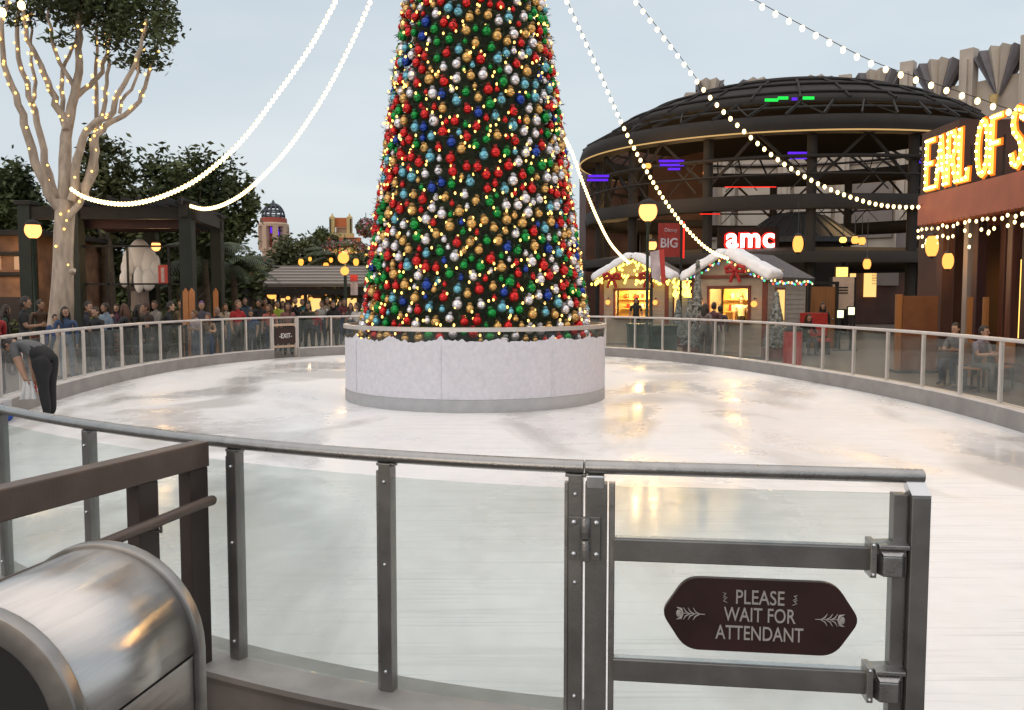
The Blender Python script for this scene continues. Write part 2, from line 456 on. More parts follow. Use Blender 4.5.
    for i in range(mm):
        for j in range(n):
            t = PI / 2 - PI * .74 * (i + .5) / mm; al = 2 * PI * (j + .5) / n
            y, zz = math.cos(t) * math.sin(al), math.sin(t)
            if (y > .25 and zz < .50) or (y > -.05 and zz < .1): continue
            ff.append((grid[i, j], grid[i, (j + 1) % n], grid[i + 1, (j + 1) % n], grid[i + 1, j]))
    hb.add(vv, ff, True)
    if longhair:
        hb.tube([loc(0, -.05, .05), loc(0, -.085, -.08), loc(0, -.09, -.2), loc(.01, -.08, -.32)], [.07 * k, .085 * k, .085 * k, .03 * k], 9, sx=1.1, sy=.6)
        for sg in (-1, 1):
            hb.tube([loc(sg * .055, .02, .06), loc(sg * .085, .0, -.06), loc(sg * .085, .02, -.2), loc(sg * .07, .05, -.28)], [.02 * k, .03 * k, .032 * k, .012 * k], 7)
    hb.build('hair', pmat(hair, .6), root)
    return root, [(ha * k, d) for ha, d, sg in hands]

PG = 'people watching behind the rink fence'
PR = random.Random(77)
def pp(px, Y, *a, **k):
    if k.get('group') == PG and 'pose' not in k and 'arms' not in k:
        k['arms'] = PR.choice([('down', 'down'), ('down', 'fwd'), ('fwd', 'fwd'), ('fwd', 'down'), ('up', 'fwd'), ('down', 'up'), ('hang', 'fwd')]); k['look'] = PR.uniform(-.7, .7); k['bulk'] = PR.uniform(.94, 1.16)
    if k.get('group') == PG: a = a[:2] + tuple(tuple(x * .68 for x in c) if isinstance(c, tuple) else c for c in a[2:])  # clothes and hair darkened in place of shade from canopy and trees
    return person(xat(px, Y), Y, *a, **k)
BLK, NAVY, JEAN = (.012, .012, .014), (.02, .03, .06), (.06, .09, .16)

# rink attendant wiping the ice edge
attendant, ahands = person(-6.88, 12.55, 76, 'rink attendant in grey shirt and black trousers bent over holding a white cloth', (.10, .10, .105), BLK, (.03, .022, .017), 0, 1.78, 'bend', bulk=1.22, sleeves='short', z=.0, lev=2, arms=('hangback', 'hang'))

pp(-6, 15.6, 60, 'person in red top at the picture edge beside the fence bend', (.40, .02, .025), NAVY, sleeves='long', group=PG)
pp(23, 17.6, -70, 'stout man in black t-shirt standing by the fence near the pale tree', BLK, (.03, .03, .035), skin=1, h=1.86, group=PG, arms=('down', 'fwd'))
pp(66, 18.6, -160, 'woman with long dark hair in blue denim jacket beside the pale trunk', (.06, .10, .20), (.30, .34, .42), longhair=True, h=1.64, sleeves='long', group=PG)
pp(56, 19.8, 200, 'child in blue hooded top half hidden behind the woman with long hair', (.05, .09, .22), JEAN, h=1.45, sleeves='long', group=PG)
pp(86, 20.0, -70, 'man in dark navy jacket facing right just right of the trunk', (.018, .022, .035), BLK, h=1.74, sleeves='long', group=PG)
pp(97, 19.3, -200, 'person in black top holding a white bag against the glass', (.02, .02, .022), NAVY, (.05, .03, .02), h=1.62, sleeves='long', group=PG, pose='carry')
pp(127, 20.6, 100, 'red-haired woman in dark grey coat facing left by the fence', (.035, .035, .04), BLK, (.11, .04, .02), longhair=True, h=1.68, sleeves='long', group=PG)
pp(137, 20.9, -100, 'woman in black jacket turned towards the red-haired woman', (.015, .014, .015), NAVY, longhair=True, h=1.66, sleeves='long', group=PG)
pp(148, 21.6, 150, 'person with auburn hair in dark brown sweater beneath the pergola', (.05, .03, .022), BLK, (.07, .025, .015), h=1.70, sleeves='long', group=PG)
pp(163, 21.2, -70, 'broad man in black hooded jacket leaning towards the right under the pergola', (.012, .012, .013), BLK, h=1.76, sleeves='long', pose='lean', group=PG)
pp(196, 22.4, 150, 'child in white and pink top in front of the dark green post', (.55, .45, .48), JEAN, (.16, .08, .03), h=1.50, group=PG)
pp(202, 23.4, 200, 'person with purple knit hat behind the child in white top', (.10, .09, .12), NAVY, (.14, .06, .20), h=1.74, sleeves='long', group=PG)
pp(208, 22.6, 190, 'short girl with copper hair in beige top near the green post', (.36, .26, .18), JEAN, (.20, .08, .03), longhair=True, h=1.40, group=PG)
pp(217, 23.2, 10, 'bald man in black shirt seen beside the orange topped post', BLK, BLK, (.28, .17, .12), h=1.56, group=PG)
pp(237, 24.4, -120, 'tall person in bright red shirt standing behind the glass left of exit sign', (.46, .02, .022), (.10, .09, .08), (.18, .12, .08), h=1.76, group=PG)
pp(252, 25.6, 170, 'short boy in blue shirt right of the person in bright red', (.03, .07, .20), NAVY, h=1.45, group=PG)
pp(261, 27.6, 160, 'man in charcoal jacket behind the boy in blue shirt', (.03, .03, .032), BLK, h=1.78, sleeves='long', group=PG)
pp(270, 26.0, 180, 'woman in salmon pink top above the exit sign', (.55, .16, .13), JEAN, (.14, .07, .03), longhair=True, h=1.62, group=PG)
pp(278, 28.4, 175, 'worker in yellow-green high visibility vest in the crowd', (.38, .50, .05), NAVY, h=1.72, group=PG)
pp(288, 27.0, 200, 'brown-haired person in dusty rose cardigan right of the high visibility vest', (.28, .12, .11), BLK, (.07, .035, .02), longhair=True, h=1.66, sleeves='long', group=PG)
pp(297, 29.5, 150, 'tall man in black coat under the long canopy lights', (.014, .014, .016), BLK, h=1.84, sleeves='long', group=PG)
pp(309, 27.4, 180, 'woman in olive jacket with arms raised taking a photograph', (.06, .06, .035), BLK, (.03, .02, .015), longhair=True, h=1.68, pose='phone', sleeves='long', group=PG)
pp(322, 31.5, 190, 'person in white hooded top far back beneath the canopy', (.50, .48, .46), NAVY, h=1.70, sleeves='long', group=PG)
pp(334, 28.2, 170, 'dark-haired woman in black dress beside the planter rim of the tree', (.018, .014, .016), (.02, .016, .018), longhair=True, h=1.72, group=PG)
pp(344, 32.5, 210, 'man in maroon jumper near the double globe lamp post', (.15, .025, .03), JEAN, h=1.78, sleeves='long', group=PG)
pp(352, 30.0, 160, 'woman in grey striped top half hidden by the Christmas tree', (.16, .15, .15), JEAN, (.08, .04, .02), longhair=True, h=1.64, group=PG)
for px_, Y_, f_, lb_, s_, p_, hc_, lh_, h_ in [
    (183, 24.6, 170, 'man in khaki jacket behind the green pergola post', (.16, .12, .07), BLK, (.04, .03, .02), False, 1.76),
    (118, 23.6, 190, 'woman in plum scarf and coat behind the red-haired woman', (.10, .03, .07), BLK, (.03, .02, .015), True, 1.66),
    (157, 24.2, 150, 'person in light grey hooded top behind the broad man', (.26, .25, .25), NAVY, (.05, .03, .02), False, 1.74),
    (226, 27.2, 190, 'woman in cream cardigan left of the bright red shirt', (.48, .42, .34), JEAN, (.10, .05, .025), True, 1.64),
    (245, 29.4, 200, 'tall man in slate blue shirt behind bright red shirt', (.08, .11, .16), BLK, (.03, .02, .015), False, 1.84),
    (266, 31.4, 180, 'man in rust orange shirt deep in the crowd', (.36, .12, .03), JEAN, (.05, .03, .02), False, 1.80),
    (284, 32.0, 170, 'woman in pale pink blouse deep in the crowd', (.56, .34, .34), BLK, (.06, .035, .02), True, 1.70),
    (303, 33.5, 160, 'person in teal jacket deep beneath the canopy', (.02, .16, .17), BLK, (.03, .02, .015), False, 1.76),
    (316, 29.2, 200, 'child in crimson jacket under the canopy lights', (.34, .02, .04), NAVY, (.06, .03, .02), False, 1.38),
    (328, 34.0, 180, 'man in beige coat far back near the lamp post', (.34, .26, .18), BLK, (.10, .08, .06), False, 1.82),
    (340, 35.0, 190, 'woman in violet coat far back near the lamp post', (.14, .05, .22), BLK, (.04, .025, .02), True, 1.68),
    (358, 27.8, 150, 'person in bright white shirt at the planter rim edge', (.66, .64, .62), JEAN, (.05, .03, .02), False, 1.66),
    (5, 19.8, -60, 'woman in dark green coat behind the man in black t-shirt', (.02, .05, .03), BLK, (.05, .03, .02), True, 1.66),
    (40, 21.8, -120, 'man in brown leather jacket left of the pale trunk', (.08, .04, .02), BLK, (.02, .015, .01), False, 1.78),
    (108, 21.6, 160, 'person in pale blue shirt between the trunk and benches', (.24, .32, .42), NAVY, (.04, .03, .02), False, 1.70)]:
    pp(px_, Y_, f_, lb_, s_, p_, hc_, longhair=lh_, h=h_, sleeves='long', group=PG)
# kiosk side
KG = 'people around the snow-roofed kiosks'
pp(636, 33.0, 178, 'kiosk clerk in black top standing inside the left lit window', (.02, .018, .018), BLK, longhair=True, h=1.7, group=KG, z=.1)
pp(704, 24.6, -40, 'customer with black hair and pale bag left of the right kiosk counter', (.16, .12, .12), (.06, .05, .05), h=1.66, longhair=True, sleeves='long', group=KG)
pp(713, 24.8, -30, 'customer in maroon and grey jacket at the right kiosk counter', (.10, .045, .05), (.05, .05, .06), h=1.70, sleeves='long', group=KG)
pp(720, 25.2, -20, 'short customer in white trousers close to the right kiosk counter', (.06, .05, .06), (.42, .40, .38), h=1.60, sleeves='long', group=KG)
pp(741, 27.6, 165, 'kiosk clerk in white shirt inside the right kiosk window', (.62, .55, .45), BLK, h=1.74, group=KG, z=.12)
pp(806, 26.6, 190, 'woman in black coat with long black hair on the red bench', BLK, BLK, longhair=True, h=1.72, pose='sit', sleeves='long', group=KG)
pp(822, 27.8, 170, 'woman in black hooded coat standing between red bench and brown door', (.016, .014, .014), BLK, longhair=True, h=1.66, sleeves='long', group=KG)
pp(960, 17.6, 120, 'diner in pale grey shirt seated far side of the cafe table', (.13, .125, .13), NAVY, h=1.72, pose='sit', group='cafe diners')
pp(977, 16.5, -150, 'diner in lavender t-shirt seated with back to the rink', (.17, .15, .19), (.07, .065, .06), h=1.70, pose='sit', group='cafe diners')
# ------------------------------------------------------------------ ground, ice
def sheet(name, poly, z, m):
    me = bpy.data.meshes.new(name); me.from_pydata([(x, y, z) for x, y in poly], [], [tuple(range(len(poly)))]); me.materials.append(m)
    o = bpy.data.objects.new(name, me); COL.objects.link(o); return tag(o, kind='structure')

def paver_mat():
    m = mat('plaza_pavers', (.105, .09, .08), .6, 0, .25, .8, .1, 12, rvar=.15)
    nt = m.node_tree; N = nt.nodes; L = nt.links; b = N['Principled BSDF']
    br = N.new('ShaderNodeTexBrick'); br.inputs['Scale'].default_value = 1.6; br.inputs['Mortar Size'].default_value = .012
    src = b.inputs['Base Color'].links[0].from_socket
    tc = [n for n in N if n.type == 'TEX_COORD'][0]
    L.new(tc.outputs['Object'], br.inputs['Vector'])
    br.inputs['Color1'].default_value = (1, 1, 1, 1); br.inputs['Color2'].default_value = (.78, .76, .74, 1); br.inputs['Mortar'].default_value = (.45, .44, .43, 1)
    mx = N.new('ShaderNodeMix'); mx.data_type = 'RGBA'; mx.blend_type = 'MULTIPLY'; mx.inputs['Factor'].default_value = 1
    L.new(src, mx.inputs['A']); L.new(br.outputs['Color'], mx.inputs['B']); L.new(mx.outputs['Result'], b.inputs['Base Color'])
    return m
sheet('plaza_ground', [(-400, -60), (400, -60), (400, 900), (-400, 900)], GZ, paver_mat())

def ice_mat():
    m = bpy.data.materials.new('wet_ice'); m.use_nodes = True
    nt = m.node_tree; N = nt.nodes; L = nt.links; b = N['Principled BSDF']
    tc = N.new('ShaderNodeTexCoord')
    mp = N.new('ShaderNodeMapping'); mp.inputs['Scale'].default_value = (.8, .42, 1); mp.inputs['Rotation'].default_value = (0, 0, .5)
    L.new(tc.outputs['Object'], mp.inputs['Vector'])
    def nz(scale, det, src, dist=0.):
        n = N.new('ShaderNodeTexNoise'); n.inputs['Scale'].default_value = scale; n.inputs['Detail'].default_value = det; n.inputs['Distortion'].default_value = dist
        L.new(src, n.inputs['Vector']); return n.outputs['Fac']
    def ramp(src, a, bb):
        r = N.new('ShaderNodeMapRange'); r.inputs['From Min'].default_value = a; r.inputs['From Max'].default_value = bb; L.new(src, r.inputs['Value']); return r.outputs['Result']
    def mul(a, bb):
        q = N.new('ShaderNodeMath'); q.operation = 'MULTIPLY'; L.new(a, q.inputs[0])
        if isinstance(bb, float): q.inputs[1].default_value = bb
        else: L.new(bb, q.inputs[1])
        return q.outputs[0]
    def mixc(f, a, bb):
        x = N.new('ShaderNodeMix'); x.data_type = 'RGBA'; L.new(f, x.inputs['Factor'])
        for k, c in (('A', a), ('B', bb)):
            if isinstance(c, tuple): x.inputs[k].default_value = (*c, 1)
            else: L.new(c, x.inputs[k])
        return x.outputs['Result']
    puddle = ramp(nz(.62, 7, mp.outputs['Vector'], .7), .52, .62)          # wet film patches
    frost = ramp(nz(5., 8, tc.outputs['Object'], .3), .42, .70)
    mp2 = N.new('ShaderNodeMapping'); mp2.inputs['Scale'].default_value = (.5, 7., 1); mp2.inputs['Rotation'].default_value = (0, 0, .9)
    L.new(tc.outputs['Object'], mp2.inputs['Vector'])
    streak = ramp(nz(1.2, 6, mp2.outputs['Vector'], 1.2), .55, .75)          # skate scratches
    broad = ramp(nz(.25, 3, tc.outputs['Object']), .35, .65)
    c = mixc(broad, (.845, .83, .825), (.785, .78, .78))
    c = mixc(mul(frost, .45), c, (.90, .885, .88))
    c = mixc(mul(streak, .50), c, (.62, .605, .60))
    cuts = None
    for ang, off in ((.35, 0.), (-.6, 3.), (1.25, 7.), (2.2, 11.)):
        m3 = N.new('ShaderNodeMapping'); m3.inputs['Rotation'].default_value = (0, 0, ang); m3.inputs['Location'].default_value = (off, off, 0); m3.inputs['Scale'].default_value = (.55, 26., 1)
        L.new(tc.outputs['Object'], m3.inputs['Vector'])
        q = ramp(nz(1.0, 2, m3.outputs['Vector'], .25), .655, .70)
        if cuts is None: cuts = q
        else:
            ad = N.new('ShaderNodeMath'); ad.operation = 'MAXIMUM'; L.new(cuts, ad.inputs[0]); L.new(q, ad.inputs[1]); cuts = ad.outputs[0]
    c = mixc(mul(cuts, .42), c, (.55, .55, .55))
    c = mixc(mul(puddle, .75), c, (.47, .455, .44))
    L.new(c, b.inputs['Base Color'])
    r = N.new('ShaderNodeMapRange'); r.inputs['To Min'].default_value = .60; r.inputs['To Max'].default_value = .08
    wet = ramp(nz(.55, 5, mp.outputs['Vector'], .7), .38, .64)
    gm = N.new('ShaderNodeVectorMath'); gm.operation = 'DISTANCE'; L.new(tc.outputs['Object'], gm.inputs[0]); gm.inputs[1].default_value = (1.1, 7.2, 0)
    nearwet = N.new('ShaderNodeMapRange'); nearwet.inputs['From Min'].default_value = 2.6; nearwet.inputs['From Max'].default_value = .8; L.new(gm.outputs['Value'], nearwet.inputs['Value'])
    mxx = N.new('ShaderNodeMath'); mxx.operation = 'MAXIMUM'; L.new(wet, mxx.inputs[0]); L.new(nearwet.outputs['Result'], mxx.inputs[1])
    L.new(mxx.outputs[0], r.inputs['Value'])
    ra = N.new('ShaderNodeMath'); ra.operation = 'ADD'; L.new(r.outputs['Result'], ra.inputs[0]); L.new(mul(frost, .10), ra.inputs[1])
    L.new(ra.outputs[0], b.inputs['Roughness'])
    b.inputs['IOR'].default_value = 1.31
    bp = N.new('ShaderNodeBump'); bp.inputs['Strength'].default_value = .10; bp.inputs['Distance'].default_value = .01
    L.new(nz(9, 5, tc.outputs['Object']), bp.inputs['Height']); L.new(bp.outputs['Normal'], b.inputs['Normal'])
    return m

# ------------------------------------------------------------------ rink outline
RC = V((-.6, 15.2)); RU = V((-.16, .987)).normalized(); RV = V((RU.y, -RU.x)); RA, RB = 7.45, 12.4
def ring_raw(t):
    c, s = math.cos(t), math.sin(t)
    n = (1.8 if s < 1e-9 else 2.0) if c < 0 else 2.5
    al = RB * math.copysign(abs(c) ** (2 / n), c); ac = RA * math.copysign(abs(s) ** (2 / n), s)
    return RC + RU * al + RV * ac
NR = 2400
_pts = [ring_raw(PI + 2 * PI * i / NR) for i in range(NR)]
_len = [0.]
for i in range(NR): _len.append(_len[-1] + (_pts[(i + 1) % NR] - _pts[i]).length)
RL = _len[-1]
import bisect
def ring(s, off=0., z=0.):
    s %= RL
    i = min(NR - 1, bisect.bisect_right(_len, s) - 1)
    f = (s - _len[i]) / max(1e-9, _len[i + 1] - _len[i])
    p = _pts[i].lerp(_pts[(i + 1) % NR], f)
    a, b = ring_raw(PI + 2 * PI * (i + f + .5) / NR), ring_raw(PI + 2 * PI * (i + f - .5) / NR)
    t = (a - b).normalized(); n = V((-t.y, t.x))
    if n.dot(p - RC) < 0: n = -n
    p = p + n * off
    return V((p.x, p.y, z))
def ring_tan(s):
    return (ring(s + .02) - ring(s - .02)).normalized()
def px_of(p):
    dy = p.y * CP - (.75 - EYE) * SP
    return CX + F * p.x / dy
def s_of_px(px, s0, s1):
    best = min((abs(px_of(ring(s0 + (s1 - s0) * i / 4000)) - px), s0 + (s1 - s0) * i / 4000) for i in range(4001))
    return best[1]

S_H = s_of_px(584, .3, 3.)                    # hinge of the entry gate
S_L = -.095                                    # latch
S_R0 = RL - 1.25                              # right fence begins beyond the opening
s_e0 = s_of_px(271, 20, 33); s_e1 = s_of_px(297, 20, 33)   # exit gate
ice_poly = [ring(RL * i / 400, -.02) for i in range(400)]
sheet('rink_ice', [(p.x, p.y) for p in ice_poly], 0., ice_mat())

def sweep(mb, prof, ss, close_ends=True):
    n = len(prof); vs = []
    for s in ss:
        for off, z in prof: vs.append(ring(s, off, z))
    fs = []
    for i in range(len(ss) - 1):
        for j in range(n):
            a, b = i * n + j, i * n + (j + 1) % n
            fs.append((a, b, b + n, a + n))
    mb.add(vs, fs, False)
    if close_ends:
        mb.add(vs[:n], [tuple(range(n))], False); mb.add(vs[-n:], [tuple(range(n))[::-1]], False)

def frange(a, b, step):
    n = max(1, int(round((b - a) / step))); return [a + (b - a) * i / n for i in range(n + 1)]

PROF = [(-.13, -.02), (-.13, .262), (-.118, .28), (.135, .28), (.15, .274), (.156, .255), (.15, .238), (.138, .234), (.138, GZ - .02)]
def fence_section(name, label, s0, s1, posts):
    base = ring((s0 + s1) / 2); root = thing(name, label, 'fence', (base.x, base.y, 0), 0, 'glass fence sections round the ice rink')
    mb = MB(); ss = frange(s0, s1, .14)
    nears = lambda s: ring(s).y < 7
    sweep(mb, PROF, ss)
    # faces: outside side darker
    nseg = len(ss) - 1; n = len(PROF)
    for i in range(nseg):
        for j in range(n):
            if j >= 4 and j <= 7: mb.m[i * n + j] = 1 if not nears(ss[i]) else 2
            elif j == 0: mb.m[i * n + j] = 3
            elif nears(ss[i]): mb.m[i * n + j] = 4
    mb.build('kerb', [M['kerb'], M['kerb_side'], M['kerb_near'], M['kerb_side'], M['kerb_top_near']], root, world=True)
    rb = MB(); pts = [ring(s, 0, 1.195) for s in ss]
    near_pts = [p for p in pts if p.y < 7.5]; far_pts = [p for p in pts if p.y >= 7.4]
    if len(near_pts) > 1: rb.mat(0).tube(near_pts, .026, 14, sx=1.15, sy=.95)
    if len(far_pts) > 1: rb.mat(1).tube(far_pts, .03, 8)
    rb.build('top_rail', [M['steel'], M['far_rail']], root, world=True)
    for i, s in enumerate(posts):
        p = ring(s, 0, 0); t = ring_tan(s); ang = math.atan2(t.y, t.x); near = p.y < 7.5
        pb = MB(); w = .050 if near else .05
        if near:
            pb.box(p + V((0, 0, .725)), (w, .05, .89), ang)
            nrm = V((-t.y, t.x, 0)); nrm = nrm if nrm.dot(p) < 0 else -nrm
            pb.mat(1).box(p + t * (w / 2 + .008) + V((0, 0, .71)), (.014, .03, .86), ang)      # glazing channel
            pb.mat(0).box(p + V((0, 0, 1.165)), (.075, .035, .012), ang)
            post = pb.build('post', [M['steel_dark'], M['steel']], root, world=True, bevel=.003)
            for zz in (1.10, .78, .36):
                sb = MB(); sb.ball(p + nrm * .026 + V((0, 0, zz)), (.008, .008, .008), 8, 6)
                sb.build('screw', M['steel_bright'], post, world=True)
        else:
            pb.box(p + V((0, 0, .725)), (w, .05, .89), ang)
            pb.build('post', M['far_rail'], root, world=True)
    allp = sorted(posts)
    for a, b in zip(allp[:-1], allp[1:]):
        g = MB(); pa, pb_ = ring(a), ring(b); d = (pb_ - pa).normalized(); m = (pa + pb_) / 2; L = (pb_ - pa).length
        near = m.y < 9
        if near:
            # three facets follow the curve
            sub = [a + (b - a) * q / 4 for q in range(5)]
            vs = []
            for q in sub:
                for off in (-.006, .006):
                    for z in (.29, 1.115): vs.append(ring(q, off, z))
            fs = []
            for q in range(4):
                o = q * 4
                fs += [(o, o + 1, o + 5, o + 4), (o + 2, o + 6, o + 7, o + 3), (o + 1, o + 3, o + 7, o + 5), (o, o + 4, o + 6, o + 2)]
            fs += [(0, 2, 3, 1), (16, 17, 19, 18)]
            g.add(vs, fs, False)
        else:
            g.box(m + V((0, 0, .70)), (L - .056, .012, .83), math.atan2(d.y, d.x))
        g.build('glass_panel', M['glass'] if near else M['glass_far'], root, world=True)
    return root

pl = [S_H + .031, s_of_px(388, S_H, 3.5), s_of_px(237, S_H, 4.), s_of_px(92, S_H, 5.)]
pl += frange(pl[-1] + .95, s_e0 - .02, .96)
fence_section('rink_fence', 'glass and metal rink fence curving from the entry gate leftwards to the exit sign', S_H + .003, s_e0, pl)
pr = frange(s_e1 + .02, S_R0, 1.14)
fence_section('rink_fence', 'glass and pale metal rink fence curving behind tree and past the kiosks', s_e1, S_R0, pr)

# ------------------------------------------------------------------ exit gate in the far fence
pe0, pe1 = ring(s_e0), ring(s_e1); de = (pe1 - pe0); Le = de.length; ae = math.atan2(de.y, de.x)
eg = thing('exit_gate', 'narrow pale metal gate in the far fence carrying the exit sign', 'gate', (pe0.x, pe0.y, 0), ae, 'rink gates')
mb = MB()
for x in (.05, Le - .05):
    mb = MB(); mb.box((x, 0, .63), (.07, .05, 1.16)); mb.build('stile', M['far_rail'], eg)
mb = MB(); mb.box((Le / 2, 0, 1.195), (Le - .001, .055, .05)); mb.build('top_rail', M['far_rail'], eg)
for z in (.98, .34):
    mb = MB(); mb.box((Le / 2, 0, z), (Le - .17, .045, .07)); mb.build('crossbar', M['tower_cream'], eg)
mb = MB(); mb.box((Le / 2, .03, .65), (Le - .17, .012, 1.0)); mb.build('glass_panel', M['glass_far'], eg)
es = thing('exit_sign', 'black exit sign with white letters on the far rink gate', 'sign', (pe0.x, pe0.y, 0), ae)
mb = MB(); mb.box((Le / 2, -.045, .66), (Le - .2, .03, .48)); mb.build('plaque', M['sign_brown'], es, bevel=.008)
vs, fs = text_mesh('-EXIT-', .2, .003, .002, .86)
mb = MB(); mb.add([(x + Le / 2, y - .065, z + .59) for x, y, z in vs], fs); mb.build('lettering', M['white'], es)

# ------------------------------------------------------------------ entry gate
ph = ring(S_H); pL = V((1.412, 2.862, 0.)); dg_ = (pL - ph); GL = dg_.length; ga = math.atan2(dg_.y, dg_.x)
gate = thing('rink_gate', 'steel and glass entry gate with two crossbars closing the rink opening', 'gate', (ph.x, ph.y, 0), ga, 'rink gates')
mb = MB(); mb.box((.042, 0, .60), (.078, .055, 1.08)); mb.mat(1).box((.098, .004, .60), (.022, .04, 1.08)); mb.build('stile', [M['steel_dark'], M['steel']], gate, bevel=.003)
mb = MB(); mb.box((.040, -.006, 1.145), (.062, .05, .05)); mb.build('cap', M['steel_bright'], gate, bevel=.006)
mb = MB(); mb.tube([(x, 0, 1.195 - .004 * x) for x in (.001, .3, .6, .9, GL - .01)], .026, 14, sx=1.15, sy=.95); mb.build('top_rail', M['steel'], gate, bevel=.004)
xs1 = GL - .088
mb = MB(); mb.box((xs1, 0, .60), (.045, .05, 1.06)); mb.mat(1).box((xs1 + .026, .004, .60), (.008, .036, 1.06)); mb.build('stile', [M['steel_dark'], M['steel']], gate, bevel=.003)
for z, h in ((zat(550, 2.95), .080), (zat(670, 2.95), .080)):
    mb = MB(); mb.box(((.105 + xs1 - .03) / 2, -.018, z), (xs1 - .03 - .105, .045, h)); cb = mb.build('crossbar', M['steel_dark'], gate, bevel=.004)
    mb = MB(); mb.box(((.105 + xs1 - .03) / 2, -.018, z + h / 2 + .002), (xs1 - .04 - .105, .030, .003)); mb.build('top_edge', M['steel_bright'], cb)
    # latch bracket: flange, tapered housing, lip
    lb = MB(); x0 = xs1 - .095
    lb.box((x0, -.03, z + .005), (.022, .075, .125))
    lb.prism([(x0 + .012, -.03, z - .05), (x0 + .12, -.03, z - .055), (x0 + .12, -.03, z + .062), (x0 + .012, -.03, z + .055)], (0, .05, 0))
    lb.prism([(x0 + .03, -.075, z - .05), (x0 + .09, -.075, z - .05), (x0 + .115, -.031, z - .058), (x0 + .012, -.031, z - .05)], (0, 0, .070))
    lb.prism([(x0 + .03, -.075, z + .021), (x0 + .09, -.075, z + .021), (x0 + .12, -.04, z + .058), (x0 + .014, -.04, z + .058)], (0, .02, .004))
    lb.box((x0 + .066, -.05, z + .05), (.10, .04, .016))
    k = lb.build('latch_bracket', M['steel'], gate, bevel=.004)
    for q in (-.046, .056):
        sb = MB(); sb.ball((x0 - .001, -.068, z + q), .007, 8, 6); sb.build('bolt', M['steel_bright'], k)
mb = MB()
mb.box(((.11 + xs1 - .022) / 2, .016, .625), (xs1 - .022 - .11, .01, 1.0)); mb.build('glass_panel', M['glass'], gate)
hg = MB(); hg.box((.002, -.034, .945), (.112, .012, .155)); hg.mat(1).tube([(.004, -.046, .868), (.004, -.046, .942)], .018, 12); hg.tube([(.004, -.046, .948), (.004, -.046, 1.022)], .018, 12)
hinge = hg.build('hinge', [M['steel_dark'], M['steel']], gate, bevel=.002)
for x in (-.036, .043):
    for z in (.888, 1.002):
        sb = MB(); sb.ball((x, -.041, z), (.0105, .007, .0105), 10, 6); sb.build('bolt', M['steel_bright'], hinge)
mb = MB(); mb.tube([(xs1 - .16, -.05, .27), (xs1 - .12, -.05, .315), (xs1 - .08, -.05, .325)], [.022, .024, .02], 10); mb.build('latch_knob', M['steel_dark'], gate)
# receiving post, fixed to the ground
gp = thing('gate_post', 'square steel post with chamfered bright cap at the gate latch end', 'post', (pL.x, pL.y, 0), ga)
mb = MB(); mb.box((-.03, -.016, .55), (.062, .075, 1.16)); mb.build('shaft', M['steel_dark'], gp, bevel=.004)
mb = MB()
mb.prism([(-.061, -.0535, 1.131), (.001, -.0535, 1.131), (.001, .02, 1.131), (-.061, .02, 1.131)], (0, 0, .004))
mb.add([(-.061, -.0535, 1.132), (.001, -.0535, 1.132), (.001, .021, 1.132), (-.061, .021, 1.132), (-.072, -.02, 1.178), (-.01, -.02, 1.178), (-.01, .021, 1.178), (-.072, .021, 1.178)],
       [(0, 1, 5, 4), (1, 2, 6, 5), (2, 3, 7, 6), (3, 0, 4, 7), (4, 5, 6, 7)], False)
mb.build('cap', M['steel_bright'], gp)

# please wait sign
sg = thing('gate_sign', 'dark brown elongated plaque asking guests to wait for attendant on gate glass', 'sign', (ph.x, ph.y, 0), ga)
SX, SZ, SWd, SHt = .615, zat(613, 2.95), .680, .262
def plaque_poly(w, h):
    pts = []
    hw, hh = w / 2, h / 2
    cor = [(-hw + .085, hh, .05), (hw - .085, hh, .05), (hw, 0, .035), (hw - .085, -hh, .05), (-hw + .085, -hh, .05), (-hw, 0, .035)]
    n = len(cor)
    for i, (x, y, r) in enumerate(cor):
        a = V(cor[i - 1][:2]); b = V((x, y)); c = V(cor[(i + 1) % n][:2])
        p0 = b + (a - b).normalized() * r; p1 = b + (c - b).normalized() * r
        for q in range(7):
            t = q / 6; pts.append((1 - t) ** 2 * p0 + 2 * t * (1 - t) * b + t * t * p1)
    return pts
mb = MB(); mb.prism([(SX + p.x, -.012, SZ + p.y) for p in plaque_poly(SWd, SHt)], (0, .022, 0)); mb.build('plaque', M['sign_brown'], sg, bevel=.002)
yf = -.0145
mb = MB()
for txt, dz, wd in (('PLEASE', .044, .165), ('WAIT FOR', -.019, .245), ('ATTENDANT', -.085, .300)):
    vs, fs = text_mesh(txt, .072, .0012, .0004, 1.)
    w0 = max(v[0] for v in vs) - min(v[0] for v in vs); q = wd / w0
    mb.add([(SX + x * q, yf + y, SZ + dz + z) for x, y, z in vs], fs)
mb.build('lettering', M['sign_letter'], sg)
